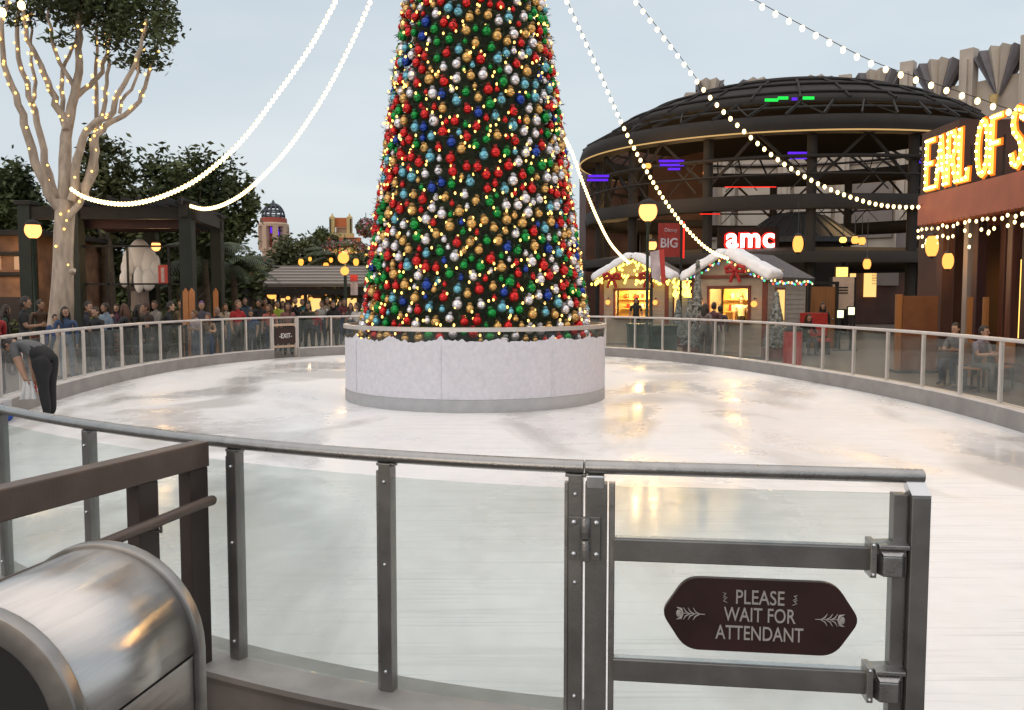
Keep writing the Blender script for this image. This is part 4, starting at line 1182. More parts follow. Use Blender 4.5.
# white sculpture of clustered giant petals
YS = 27.
sc0 = at(140, 300, YS); sq = thing('sculpture', 'white sculpture of clustered bulbous petals standing under the pergola', 'sculpture', (sc0.x, YS, GZ))
mb = MB(); s = YS / F
for px, py, rx, rz, dy in [(140, 256, 11, 17, 0), (131, 262, 8, 14, -.1), (149, 262, 8, 15, -.05), (126, 279, 6, 9, -.25), (139, 280, 5, 13, -.4), (148, 280, 7, 11, -.3), (155, 272, 6, 13, -.1), (140, 246, 7, 6, 0), (124, 268, 3, 7, -.1), (157, 263, 3, 8, 0)]:
    mb.ball(at(px, py, YS + dy), (rx * s, rx * s * .9, rz * s), 14, 10)
mb.build('petals', M['sculpt'], sq, world=True)
mb = MB(); zt_ = zat(288, YS)
mb.lathe([(.45, 0), (.45, .25), (.30, .35), (.26, zt_ - GZ - .1), (.5, zt_ - GZ + .05), (0.0, zt_ - GZ + .06)], 16, (sc0.x, YS, GZ), False); mb.build('pedestal', M['cream_dark'], sq, world=True)
rs = at(164, 273, 26.); rsn = thing('banner', 'small red vertical banner with white strip right of the white sculpture', 'banner', (rs.x, 26., GZ))
mb = MB(); mb.box((rs.x, 26., zat(275, 26.)), (.34, .03, .60)); mb.mat(1).box((rs.x - .03, 25.975, zat(275, 26.)), (.10, .012, .44)); mb.mat(2).box((rs.x + .19, 26.02, zat(292, 26.) / 2 + .5), (.04, .04, zat(262, 26.) * 1.0)); mb.build('cloth', [M['red_paint'], M['flower_white'], M['timber']], rsn, world=True)

# stone building at the far left with lit wall
YB = 26.
bl = thing('stone_building', 'low brown building with lamp-lit wall at the left picture edge', 'building', (xat(-20, YB), YB, GZ))
xr = at(27, 0, YB).x; zr = zat(236, YB)
mb = MB(); mb.box((xr - 3.5, YB + 2.5, (zr + GZ) / 2), (7, 5, zr - GZ)); mb.build('wall', mat('brown_stone', (.20, .105, .06), .85, 0, .35, 2.2, .4, 8), bl, world=True)
mb = MB(); mb.box((xr - 3.4, YB + 2.4, zr + .08), (7.5, 5.5, .16)); mb.box((xr - 3.5, YB - .06, zat(254, YB)), (7.05, .1, .1)); mb.box((xr - 3.5, YB - .06, zat(274, YB)), (7.05, .1, .12)); mb.build('cornice', M['timber'], bl, world=True, bevel=.02)
for i in range(6):
    mb = MB(); mb.box((xr - .4 - i * .95, YB - .02, zat(263, YB)), (.55, .06, .42)); mb.build('relief_panel', M['tower_cream'], bl, world=True, bevel=.02)
mb = MB(); mb.box((xr - 1.2, YB - .02, .95), (1.3, .06, 1.7)); mb.build('window', M['dark_wall'], bl, world=True)

# ------------------------------------------------------------------ lamps
LG = 'warm lamps around the plaza'
def dome_lamp(label, px, py, Y, r=.16, post=True, cap=True, strength='globe', name='street_lamp', tall=1.):
    p = at(px, py, Y); root = thing(name, label, 'lamp', (p.x, Y, GZ), 0, LG); h = p.z - GZ
    if post:
        mb = MB(); mb.lathe([(.16, 0), (.16, .12), (.09, .2), (.075, .9), (.05, 1.0), (.042, h - r * 1.6), (.08, h - r * 1.3), (.08, h - r * .9)], 10); mb.build('pole', M['post_green'], root)
    mb = MB(); mb.ball((0, 0, h), (r, r, r * 1.15), 14, 10); mb.build('globe', M[strength], root)
    if cap:
        mb = MB(); mb.lathe([(r * 1.0, h + r * .62), (r * .86, h + r * .95), (r * .5, h + r * 1.2), (.02, h + r * 1.35), (.001, h + r * 1.7)], 14); mb.build('cap', M['dome_metal'], root)
    return root
def plight(name, p, e, r=.12, c=(1., .62, .26)):
    l = bpy.data.lights.new(name, 'POINT'); l.energy = e; l.shadow_soft_size = r; l.color = c
    o = bpy.data.objects.new(name, l); o.location = p; COL.objects.link(o); return o
dome_lamp('round lamp with dark domed cap left of the pale trunk', 33, 230, 22.0, .20)
dome_lamp('wall lamp glowing on the low brown building below the capped lamp', 27, 264, 25.5, .15, post=False, cap=False, name='wall_lamp')
dome_lamp('warm globe lamp hanging in the pergola above the white sculpture', 156, 246, 24.6, .13, post=False)
dome_lamp('bright globe street lamp on dark green post before the left kiosk', 648, 211, 25.0, .27)
dome_lamp('small warm lamp behind the red banner post near left kiosk', 652, 245, 30.0, .17, name='street_lamp')
# double lamp with flower baskets
YL = 38.
p = at(345, 258, YL); dl = thing('street_lamp', 'double globe lamp post with pink flower basket left of Christmas tree', 'lamp', (p.x, YL, GZ), 0, LG); h = p.z - GZ
mb = MB(); mb.lathe([(.18, 0), (.16, .2), (.08, .4), (.06, h + .9)], 10); mb.beam((0, 0, h + .85), (.55, 0, h + .85), .05, .05); mb.build('pole', M['post_green'], dl)
mb = MB(); mb.ball((-.03, -.2, h), .25, 14, 10); mb.build('globe', M['globe_small'], dl)
mb = MB(); mb.ball((.02, -.2, zat(271, YL) - GZ), .19, 14, 10); mb.build('globe', M['globe_small'], dl)
def flower_ball(name, label, px, py, Y, rx, rz, seed):
    p = at(px, py, Y); root = thing(name, label, 'flower basket', (p.x, Y, p.z), 0, 'hanging flower baskets'); r_ = random.Random(seed)
    for nm, m_, n in (('leaves', M['leaf_green'], 420), ('flowers', M['pink_leaf'], 200), ('blossom', M['flower_white'], 130)):
        mb = MB()
        for _ in range(n):
            d = V((r_.gauss(0, 1), r_.gauss(0, 1), r_.gauss(0, 1))).normalized(); q = V((d.x * rx, d.y * rx, d.z * rz)) * r_.uniform(.75, 1.08)
            u = V((r_.gauss(0, 1), r_.gauss(0, 1), r_.gauss(0, 1))).normalized(); w = u.cross(d).normalized(); t = .07
            mb.add([q - u * t, q + w * t * .7, q + u * t, q - w * t * .7], [(0, 1, 2, 3)], False)
        mb.build(nm, m_, root)
    mb = MB(); mb.ball((0, 0, 0), (rx * .8, rx * .8, rz * .8), 12, 8); mb.build('core', M['leaf_dark'], root)
    mb = MB(); mb.tube([(0, 0, rz * .7), (0, 0, rz + .25)], .015, 6); mb.build('hook', M['black'], root)
flower_ball('flower_basket', 'round ball of mixed flowers hanging beside the Christmas tree edge', 366, 228, YL - 1.4, .42, .40, 1)
flower_ball('flower_basket', 'wide pink flower basket above the double globe lamp', 345, 247, YL, .95, .30, 2)
fl = thing('pennant', 'red and white pennant on the double globe lamp post', 'pennant', (xat(351, YL - .1), YL - .1, GZ))
mb = MB(); mb.box((at(351, 0, YL).x, YL - .1, zat(285, YL)), (.32, .03, .9)); mb.mat(1).box((at(351, 0, YL).x, YL - .12, zat(278, YL)), (.33, .02, .28)); mb.build('cloth', [M['flower_white'], M['red_paint']], fl, world=True)

# ------------------------------------------------------------------ canopy hall and far towers
YC = 44.
ca = thing('canopy_hall', 'long low grey-roofed canopy with lights over the crowd', 'canopy', (xat(310, YC), YC, GZ))
x0, x1 = xat(250, YC), xat(372, YC)
mb = MB()
zt_, zm, zb_ = zat(273, YC), zat(287, YC), zat(292, YC)
mb.prism([(x0, YC - 1.2, zm), (x0 + 1.0, YC + 2.6, zt_ + .3), (x0 + 1., YC + 2.6, zt_ + .42), (x0, YC - 1.2, zm + .12)], (x1 - x0, 0, 0))
for i in range(7): 
    t = i / 6; y = YC - 1.2 + 3.8 * t; z = zm + .12 + (zt_ + .3 - zm) * t
    mb.box(((x0 + x1) / 2 + t * 1.0 * .5, y, z + .02), (x1 - x0, .10, .07))
mb.build('roof', M['canopy_roof'], ca, world=True)
mb = MB(); mb.box(((x0 + x1) / 2, YC - 1.2, zb_), (x1 - x0, .12, .30)); mb.build('fascia', M['timber'], ca, world=True)
for i in range(5):
    mb = MB(); mb.box((x0 + .4 + (x1 - x0 - .8) * i / 4, YC - 1., (zb_ + GZ) / 2), (.18, .18, zb_ - GZ)); mb.build('column', M['timber'], ca, world=True)
mb = MB(); mb.box(((x0 + x1) / 2, YC + 3.0, 1.3), (x1 - x0 + 2, .2, 2.7)); mb.build('back_wall', M['dark_wall'], ca, world=True)
r_ = random.Random(5)
for i in range(6):
    mb = MB(); mb.box((x0 + .8 + i * (x1 - x0 - 1.4) / 5, YC + 2.85, 1.35), (.55, .06, .75)); mb.build('shop_window', M['window_warm'], ca, world=True)
CL = 'small lights under the long canopy'
for i, (px, py) in enumerate([(258, 292), (272, 295), (281, 292), (295, 291), (309, 293), (311, 299), (318, 291), (326, 294), (303, 297), (340, 291), (288, 298), (333, 300)]):
    big = i == 1; p = at(px, py, YC - .6); r = .26 if big else r_.uniform(.08, .13)
    root = thing('downlight', 'large golden glowing lantern under the long canopy' if big else 'small warm downlight under the long grey canopy', 'lamp', p, 0, None if big else CL)
    mb = MB(); mb.ball((0, 0, 0), (r, r, r * .8), 10, 7); mb.build('glow', M['lantern'], root)
    mb = MB(); mb.tube([(0, 0, r * .6), (0, 0, max(r + .05, zb_ - p.z))], .015, 5); mb.build('stem', M['black'], root)
# domed tower
YD = 90.; s = YD / F
c = at(275, 300, YD); dt = thing('dome_tower', 'cream round tower with terracotta band and open lattice dome', 'tower', (c.x, YD, GZ))
Zd = lambda py: zat(py, YD) - GZ
mb = MB()
for i in range(8):
    a = 2 * PI * i / 8 + .39; r = 12.2 * s
    mb.box((math.cos(a) * r, math.sin(a) * r, (Zd(227) + Zd(250)) / 2), (.55, .55, Zd(227) - Zd(250)), a)
mb.lathe([(11.4 * s, 0), (11.4 * s, Zd(250)), (13.4 * s, Zd(248)), (13.4 * s, Zd(252))], 24, smooth=False)
mb.lathe([(10.5 * s, Zd(228)), (14.6 * s, Zd(227)), (14.8 * s, Zd(224.5)), (13.2 * s, Zd(223.5)), (12.8 * s, Zd(221)), (0.01, Zd(220))], 24, smooth=False)
mb.build('drum', M['tower_cream'], dt)
mb = MB(); mb.lathe([(12.9 * s, Zd(223.4)), (13.2 * s, Zd(222.6)), (12.8 * s, Zd(218.5)), (11. * s, Zd(218))], 24, smooth=False); mb.lathe([(8. * s, Zd(250)), (8. * s, Zd(228))], 16); mb.build('band', M['terracotta'], dt)
mb = MB()
for i in range(12):
    a = 2 * PI * i / 12
    mb.tube([(math.cos(a) * 11 * s * math.cos(t), math.sin(a) * 11 * s * math.cos(t), Zd(218) + 14 * s * math.sin(t)) for t in [q * PI / 16 for q in range(9)]], .10, 5)
for t in (.15, .5, .9):
    mb.tube([(math.cos(a) * 11 * s * math.cos(t), math.sin(a) * 11 * s * math.cos(t), Zd(218) + 14 * s * math.sin(t)) for a in [q * 2 * PI / 24 for q in range(24)]], .09, 5, closed=True)
mb.tube([(0, 0, Zd(204)), (0, 0, Zd(200))], [.25, .06], 6); mb.build('lattice_dome', M['dome_blue'], dt)
mb = MB()
for i in range(5): mb.box((-.7 + .35 * i, -8.2 * s, Zd(236) + .3 * ((i * 7) % 3)), (.2, .06, .7))
mb.build('lit_window', M['purple'], dt)
# orange tower
YO = 96.; s = YO / F; c = at(342, 300, YO); ot = thing('square_tower', 'square yellow tower with orange centre panel on the skyline', 'tower', (c.x, YO, GZ)); Zo = lambda py: zat(py, YO) - GZ
for sx in (-1, 1):
    mb = MB(); mb.box((sx * 8.6 * s, 0, Zo(217) / 2), (5 * s, 5 * s, Zo(217))); mb.lathe([(2.2 * s, Zo(217)), (.9 * s, Zo(215)), (.01, Zo(213))], 8, (sx * 8.6 * s, 0, 0)); mb.mat(1).box((sx * 10.2 * s, -2.6 * s, Zo(219) / 2), (1. * s, .3, Zo(219))); mb.build('pylon', [M['tower_yellow'], M['timber_green']], ot)
mb = MB(); mb.box((0, .4, (Zo(217.5) + Zo(227)) / 2), (12.4 * s, 3 * s, Zo(217.5) - Zo(227))); mb.build('centre_panel', M['tower_orange'], ot)
mb = MB(); mb.box((0, .8, Zo(227) / 2), (12.4 * s, 2 * s, Zo(227))); mb.build('lower_wall', M['tower_cream'], ot)
mb = MB(); mb.box((0, -.3, Zo(239)), (26 * s, 7 * s, 1.2)); mb.mat(1).box((0, -.4, Zo(246)), (40 * s, 8 * s, 1.8)); mb.build('base_block', [M['tower_yellow'], M['tower_orange']], ot)
mb = MB(); mb.box((-5 * s, -4.8 * s, Zo(243)), (20 * s, .3, .6)); mb.build('lit_strip', M['lit_white'], ot)
for i, (px, py, r) in enumerate([(301, 262, .28), (305, 270, .34), (313, 268, .22), (326, 266, .30), (336, 271, .22), (356, 262, .30), (310, 259, .18), (331, 260, .2)]):
    p = at(px, py, 55.5); r0 = thing('garden_lantern', 'small orange lantern glowing among the palms behind the long canopy roof', 'lantern', p, 0, 'orange garden lanterns'); r *= .62; m1 = MB(); m1.ball((0, 0, 0), (r, r, r * 1.4), 9, 7); m1.build('glow', M['amber'], r0)
    m1 = MB(); m1.tube([(0, 0, -r * 1.3), (0, 0, GZ - p.z)], .04, 5); m1.lathe([(r * .8, r * 1.1), (.02, r * 1.6)], 8); m1.build('stake', M['black'], r0)
# warm lit shops behind the palms
sh = thing('lit_shop', 'distant shopfront with glowing orange windows behind palms', 'building', (xat(335, 74), 74, GZ)); 
mb = MB(); mb.box((xat(333, 76), 76, 2.6), (14, 3, 5.3)); mb.build('wall', M['tower_orange'], sh, world=True)
for px, py, w, h_ in [(301, 272, .9, 1.0), (306, 268, .7, .6), (312, 262, .8, .7), (325, 264, 1.0, 1.4), (336, 268, 1.3, 1.1), (353, 262, 1.0, 1.2), (362, 262, 1.6, 1.4), (316, 270, .7, .8)]:
    p = at(px, py, 74.3); mb = MB(); mb.box(p, (w, .15, h_)); mb.build('window', M['window_gold'], sh, world=True)
mb = MB(); p = at(362, 252, 74); mb.box(p, (3, 1.2, .3)); mb.build('green_cornice', M['green_bin'], sh, world=True)
# ------------------------------------------------------------------ kiosks
def multi_lights(name, label, pts, mats, r, loc, group=None, wire=None):
    root = thing(name, label, 'string lights', loc, 0, group); mes = []
    for m_ in mats:
        b = MB(); b.ball((0, 0, 0), (r, r, r * 1.3), 6, 5); t = b.build('bulb', m_); mes.append(t.data); bpy.data.objects.remove(t)
    for i, p in enumerate(pts[:100]):
        o = bpy.data.objects.new('bulb', mes[i % len(mes)]); COL.objects.link(o); o.parent = root; o.location = V(p) - V(loc)
    if len(pts) > 100:
        q = MB()
        for i, p in enumerate(pts[100:]): q.mat(i % len(mats)).ball(p, (r, r, r * 1.3), 5, 4)
        tag(q.build('bulbs', list(mats), root, world=True), kind='stuff')
    if wire:
        w = MB()
        for run in wire: w.tube(run, .012, 5)
        w.build('cable', M['needles'], root, world=True)
    return root

def kiosk(label, px, Y, rz, W, D, eave, ridge, ox0, ox1, win_side=True):
    X = xat(px, Y); root = thing('kiosk', label, 'kiosk', (X, Y, GZ), rz, 'snow-roofed kiosks')
    t = .10; hw = W / 2
    mb = MB()
    def clap(c, d):  # clapboard wall: stepped boards
        mb.box(c, d)
    # front wall around the serving hatch
    fr = 1.02; hd = 2.08
    clap(((-hw + ox0) / 2, 0, eave / 2), (ox0 + hw, t, eave)); clap(((hw + ox1) / 2, 0, eave / 2), (hw - ox1, t, eave))
    clap(((ox0 + ox1) / 2, 0, fr / 2), (ox1 - ox0, t, fr)); clap(((ox0 + ox1) / 2, 0, (hd + eave) / 2), (ox1 - ox0, t, eave - hd))
    mb.prism([(-hw, -t / 2, eave), (hw, -t / 2, eave), (0, -t / 2, ridge)], (0, t, 0))
    mb.prism([(-hw, D - t / 2, 0), (hw, D - t / 2, 0), (hw, D - t / 2, eave), (0, D - t / 2, ridge), (-hw, D - t / 2, eave)], (0, t, 0))
    # boards
    nb_ = 24
    for i in range(nb_):
        z = .12 + i * .15
        if z < eave - .02:
            for a, b in (((-hw), ox0), (ox1, hw)):
                mb.beam((a, -t / 2 - .008, z), (b, -t / 2 - .008, z), .016, .02)
            if z < fr: mb.beam((ox0, -t / 2 - .008, z), (ox1, -t / 2 - .008, z), .016, .02)
        else:
            q = hw * (ridge - z) / (ridge - eave)
            if q > .1: mb.beam((-q, -t / 2 - .008, z), (q, -t / 2 - .008, z), .016, .02)
    mb.build('front_wall', M['siding'], root)
    mb = MB()
    for sx in (-1, 1):
        mb.box((sx * (hw - t / 2), D / 2, eave / 2), (t, D - t - .004, eave))
        for i in range(17): mb.beam((sx * (hw + .006), .05, .12 + i * .15), (sx * (hw + .006), D - .05, .12 + i * .15), .016, .02)
    mb.build('side_wall', M['siding_grey'], root)
    mb = MB()
    for sx in (-1, 1): mb.box((sx * (hw - .05), -t / 2 - .03, eave / 2), (.16, .06, eave))
    mb.box((0, -t / 2 - .03, eave + .02), (W, .07, .10))
    mb.box((ox0 - .05, -t / 2 - .03, (fr + hd) / 2), (.09, .06, hd - fr)); mb.box((ox1 + .05, -t / 2 - .03, (fr + hd) / 2), (.09, .06, hd - fr)); mb.box(((ox0 + ox1) / 2, -t / 2 - .035, hd + .05), (ox1 - ox0 + .2, .08, .10))
    mb.build('trim', M['trim_red'], root, bevel=.01)
    mb = MB(); mb.box(((ox0 + ox1) / 2, -.22, fr + .03), (ox1 - ox0 + .3, .5, .06)); mb.build('counter', M['wood_orange'], root, bevel=.01)
    mb = MB(); mb.box(((ox0 + ox1) / 2, 1.5, 1.5), (W - .5, .08, 2.4)); 
    for i in range(2): mb.box(((ox0 + ox1) / 2, 1.38, 1.35 + i * .4), (W - .8, .2, .04))
    mb.box((0, D / 2, eave - .06), (W - .25, D - .25, .06)); mb.build('interior', M['shop_yellow'], root)
    mb = MB(); r_ = random.Random(int(px))
    for i in range(26): mb.mat(r_.randrange(4)).box((r_.uniform(ox0 - .1, ox1 + .3), 1.33, (1.45, 1.85)[i % 2] + .02), (.09, .09, r_.uniform(.12, .24)))
    mb.build('shelf_goods', [M['white'], M['red_paint'], M['tower_yellow'], M['tower_cream']], root)
    mb = MB(); mb.box(((ox0 + ox1) / 2, .55, eave - .14), (ox1 - ox0 - .1, .12, .05)); mb.build('ceiling_tube', M['kiosk_light'], root)
    # roof
    ov = .32; sl = V((hw, 0, eave - ridge)); sl.normalize()
    mb = MB()
    for sx in (-1, 1):
        e = V((sx * (hw + .16), 0, eave - .16 * (ridge - eave) / hw)); r0_ = V((0, 0, ridge)); nrm = V((sx * (ridge - eave), 0, hw)).normalized() * .09
        mb.prism([V((r0_.x, -ov, r0_.z)), V((e.x, -ov, e.z)), V((e.x, -ov, e.z)) + nrm, V((0, -ov, ridge + .11))], (0, D + 2 * ov, 0))
    rf = mb.build('roof', M['shingle'], root)
    for sx in (-1, 1):
        sb = MB(); e = V((sx * (hw + .20), 0, eave - .20 * (ridge - eave) / hw)); nrm = V((sx * (ridge - eave), 0, hw)).normalized()
        n1, n2 = 14, 5; y0, y1 = -ov - .12, -ov + .78
        vs = []; 
        for i in range(n1 + 1):
            p = V((0, 0, ridge)).lerp(e, i / n1)
            prof = []
            th = (.20 + .05 * noise.noise(V((i * .5, px, sx)))) * (1 if 0 < i < n1 else .75)
            if i == n1: p = p
            for k_ in range(10):
                an = PI * k_ / 9
                yy = (y0 + y1) / 2 - math.cos(an) * (y1 - y0) / 2 * (1 + .04 * noise.noise(V((i * .7, k_ * .4, px))))
                hh = .085 + th * min(1, math.sin(an) * 1.6)
                vs.append(p + nrm * hh + V((0, yy, 0)))
            vs.append(p + nrm * .06 + V((0, y1, 0))); vs.append(p + nrm * .0 + V((0, y0 - .02, 0)))
        m_ = 12; fs = []
        for i in range(n1):
            for k_ in range(m_): fs.append((i * m_ + k_, i * m_ + (k_ + 1) % m_, (i + 1) * m_ + (k_ + 1) % m_, (i + 1) * m_ + k_))
        fs += [tuple(range(m_)), tuple(n1 * m_ + q for q in range(m_))[::-1]]
        sb.add(vs, fs, True); sb.build('roof_snow', M['snow'], root, recalc=True)
    if win_side:
        mb = MB(); mb.box((hw + .02, D * .30, 1.5), (.06, .62, 1.25)); w_ = mb.build('side_window', M['trim_red'], root)
        mb = MB(); mb.box((hw + .04, D * .30, 1.5), (.04, .48, 1.1)); mb.build('pane', M['window_warm'], w_)
    for x in (ox0 - .28, ox1 + .28):
        mb = MB(); mb.ball((x, -.22, 1.62), .095, 12, 8); ln = mb.build('wall_lamp', M['globe_small'], root)
        mb = MB(); mb.tube([(x, -.05, 1.78), (x, -.2, 1.80), (x, -.22, 1.72)], .015, 6); mb.build('arm', M['black'], ln)
    return root
K2 = kiosk('kiosk with snowy gable, red bow and multicolour lights, staff serving two customers', 729, 26.6, math.radians(-43), 2.55, 2.6, 2.44, 3.12, -.64, .66)
K1 = kiosk('kiosk with snowy gable and yellow net lights behind the street lamp', 634, 33.6, math.radians(-28), 2.8, 2.8, 2.58, 3.36, -.75, .65)
def in_kiosk(K, p): return chain_matrix(K) @ V(p)
for K, e in ((K2, 200), (K1, 220)):
    plight('kiosk_lamp', in_kiosk(K, (-.1, .7, 2.2)), e, .2, (1., .62, .2))
def rake(K, W, eave, ridge, n, y=-.40, dz=-.10, jit=.05, seed=0, over=.30):
    r_ = random.Random(seed); out = []
    for sx in (-1, 1):
        for i in range(n):
            t = (i + .5) / n; x = sx * (W / 2 + over) * t; z = ridge - (ridge - eave) / (W / 2) * abs(x)
            out.append(in_kiosk(K, (x + r_.uniform(-jit, jit), y + r_.uniform(-jit, jit), z + dz + r_.uniform(-jit, jit))))
    return out
pts = rake(K2, 2.55, 2.44, 3.12, 17, seed=1, over=.16) + [in_kiosk(K2, (1.48, -.2 + i * .115, 2.27 + random.Random(i).uniform(-.06, .06))) for i in range(26)]
multi_lights('string_lights', 'multicolour mini lights on green garland along the right kiosk eaves', pts, [M['mini_red'], M['mini'], M['mini_blue'], M['mini_green'], M['lit_white']], .030, tuple(in_kiosk(K2, (0, -.4, 3))), None, [[in_kiosk(K2, (-1.43, -.38, 2.26)), in_kiosk(K2, (0, -.38, 3.02)), in_kiosk(K2, (1.43, -.38, 2.26)), in_kiosk(K2, (1.48, 2.8, 2.26))]])
pts = rake(K1, 2.8, 2.58, 3.36, 14, seed=3)
r_ = random.Random(9)
for i in range(64):
    x = r_.uniform(-1.5, 1.5); pts.append(in_kiosk(K1, (x, -.44, 2.32 + r_.random() * max(.1, .95 * (1 - abs(x) / 1.7)))))
multi_lights('string_lights', 'yellow net of mini lights spread over the left kiosk gable', pts, [M['mini_yellow']], .045, tuple(in_kiosk(K1, (0, -.4, 2.8))))
pts = [in_kiosk(K1, (1.62, -.1 + r_.random() * 2.8, 1.82 + r_.random() * .72)) for i in range(90)]
multi_lights('string_lights', 'yellow net lights hanging along the right side of left kiosk', pts, [M['mini_yellow']], .045, tuple(in_kiosk(K1, (1.9, 1, 2.1))))
def bow(label, p, s, rz):
    root = thing('bow', label, 'bow', p, rz); mb = MB()
    for sx in (-1, 1):
        mb.tube([(0, 0, 0), (sx * .18 * s, -.05 * s, .14 * s), (sx * .36 * s, -.04 * s, .08 * s), (sx * .34 * s, -.02 * s, -.08 * s), (sx * .12 * s, -.02 * s, -.05 * s), (0, 0, 0)], [.05 * s, .09 * s, .10 * s, .09 * s, .07 * s, .04 * s], 8)
        mb.tube([(0, 0, 0), (sx * .12 * s, -.02 * s, -.25 * s), (sx * .20 * s, -.01 * s, -.48 * s)], [.05 * s, .07 * s, .06 * s], 6)
    mb.ball((0, -.05 * s, 0), .09 * s, 8, 6); mb.build('ribbon', M['red'], root)
bow('big red ribbon bow on the right kiosk gable', in_kiosk(K2, (.45, -.50, 2.66)), .8, math.radians(-43))
bow('red ribbon bow on the left half of the left kiosk gable', in_kiosk(K1, (-.75, -.5, 2.62)), .9, math.radians(-20))
bow('red ribbon bow on the right half of the left kiosk gable', in_kiosk(K1, (.75, -.5, 2.62)), .9, math.radians(-20))
def fir(label, px, Y, h, r, group='small snowy fir trees', name='potted_fir'):
    root = thing(name, label, 'fir tree', (xat(px, Y), Y, GZ), 0, group); r_ = random.Random(int(px))
    mb = MB(); mb.lathe([(r * .5, 0), (r * .62, .3), (r * .55, .32), (0, .3)], 12, smooth=False); mb.build('pot', M['trim_red'], root)
    mb = MB(); mb.tube([(0, 0, .25), (0, 0, h)], [.05, .015], 6); mb.build('trunk', M['bark'], root)
    mb = MB()
    for i in range(620):
        t = r_.random() ** .8; z = .35 + (h - .35) * (1 - t); rr = r * t + .04; a = r_.uniform(0, 2 * PI)
        p0 = V((math.cos(a) * rr * .35, math.sin(a) * rr * .35, z + .08)); p1 = V((math.cos(a) * rr, math.sin(a) * rr, z - .05)); w = V((-math.sin(a), math.cos(a), 0)) * .07
        m_ = p0.lerp(p1, .6); mb.add([p0, m_ + w, p1, m_ - w], [(0, 1, 2, 3)], False)
    mb.build('crown', M['flocked'], root)
fir('flocked fir tree in pot at the right kiosk side window', 776, 25.2, 1.95, .42)
fir('flocked fir tree in pot left of the right kiosk', 690, 26.8, 1.75, .40)
fir('slim fir tree standing at the left kiosk corner', 678, 31.5, 1.7, .34)
fir('thin garland fir hung high on the right kiosk left corner post', 697, 26.0, 2.9, .26)
def cafe_bin(label, px, Y, w, h):
    root = thing('crate_bin', label, 'bin', (xat(px, Y), Y, GZ), 0, 'dark green bins'); mb = MB(); mb.box((0, 0, h / 2), (w, .6, h - .1)); mb.build('body', M['green_bin'], root, bevel=.03)
    mb = MB(); mb.box((0, 0, h - .03), (w + .06, .66, .08)); mb.build('lid', M['green_bin'], root, bevel=.02)
    mb = MB(); mb.box((0, -.31, h * .72), (w * .6, .02, .14)); mb.build('slot', M['black'], root)
cafe_bin('dark green bin just left of the street lamp post', 639, 28.0, .72, .95)
cafe_bin('wider dark green bin just right of the street lamp post', 661, 28.0, .95, .90)
# red bench + red drum
rb = thing('bench', 'bright red high-backed bench right of the right kiosk', 'bench', (xat(808, 27.2), 27.2, GZ))
mb = MB(); mb.box((0, 0, .45), (1.4, .5, .10)); mb.build('seat', M['red_paint'], rb, bevel=.02)
mb = MB(); mb.box((0, .24, .95), (1.4, .10, .75)); mb.build('backrest', M['red_paint'], rb, bevel=.02)
for x in (-.6, .6):
    mb = MB(); mb.box((x, 0, .2), (.08, .45, .40)); mb.build('leg', M['black'], rb)
rd = thing('litter_drum', 'tall red litter drum behind glass below the flocked fir', 'bin', (xat(793, 22.5), 22.5, GZ))
mb = MB(); mb.lathe([(.0, 0), (.22, 0), (.24, .05), (.24, .9), (.22, .95)], 18, smooth=False); mb.build('body', M['red_paint'], rd)
mb = MB(); mb.lathe([(.25, .93), (.25, .98), (.15, 1.06), (.0, 1.08)], 18, smooth=False); mb.build('lid', M['black'], rd)

# ------------------------------------------------------------------ rotunda with lattice dome
RX, RY, RR, KY = 14.5, 45., 10.85, .85
ro = thing('rotunda', 'round open pavilion with dark lattice steel dome and purple neon', 'pavilion', (RX, RY, GZ))
E_ = lambda r, a, z: V((r * math.cos(a), r * KY * math.sin(a), (9.4 + (z - 9.4) * .90 if z > 9.4 else z) - GZ))
def eprof(mb, prof, n=72):
    vs = [E_(r, 2 * PI * j / n, z) for r, z in prof for j in range(n)]
    mb.add(vs, [(i * n + j, i * n + (j + 1) % n, (i + 1) * n + (j + 1) % n, (i + 1) * n + j) for i in range(len(prof) - 1) for j in range(n)], True)
mb = MB(); eprof(mb, [(RR, 8.68), (RR + .1, 9.0), (RR - .05, 9.40), (RR - .9, 9.45), (RR - .9, 8.72), (RR, 8.68)]); mb.build('rim_beam', M['dome_shell'], ro)
mb = MB(); eprof(mb, [(9.25, 10.30), (9.25, 10.48), (8.6, 10.85), (7.2, 11.55), (5.6, 12.12), (4.2, 12.5), (2, 12.82), (.01, 12.9)]); eprof(mb, [(.01, 12.75), (4.2, 12.3), (7.2, 11.35), (9.1, 10.25), (9.25, 10.30)]); mb.build('dome_shell', M['dome_shell'], ro)
mb = MB()
for i in range(44):
    a = 2 * PI * i / 44
    mb.beam(E_(RR - .05, a, 9.42), E_(9.2, a + .07, 10.36), .07, .12)
    if i % 2 == 0: mb.beam(E_(RR - .05, a, 9.42), E_(9.2, a - .10, 10.36), .05, .05)
for i in range(28):
    a = 2 * PI * i / 28
    pr = [(9.27, 10.5), (8.6, 10.9), (7.2, 11.6), (5.6, 12.17), (4.2, 12.55), (2, 12.87)]
    mb.tube([E_(r, a, z) for r, z in pr], .06, 5)
for r, z in ((9.85, 9.92), (8.6, 10.92), (7.2, 11.62), (5.6, 12.2), (4.2, 12.58)):
    mb.tube([E_(r, 2 * PI * j / 72, z) for j in range(72)], .07, 5, closed=True)
mb.build('lattice', M['dome_metal'], ro)
mb = MB(); mb.tube([E_(RR + .09, 2 * PI * j / 96, 8.72) for j in range(96)], .035, 5, closed=True); mb.build('rope_light', M['rope'], ro)
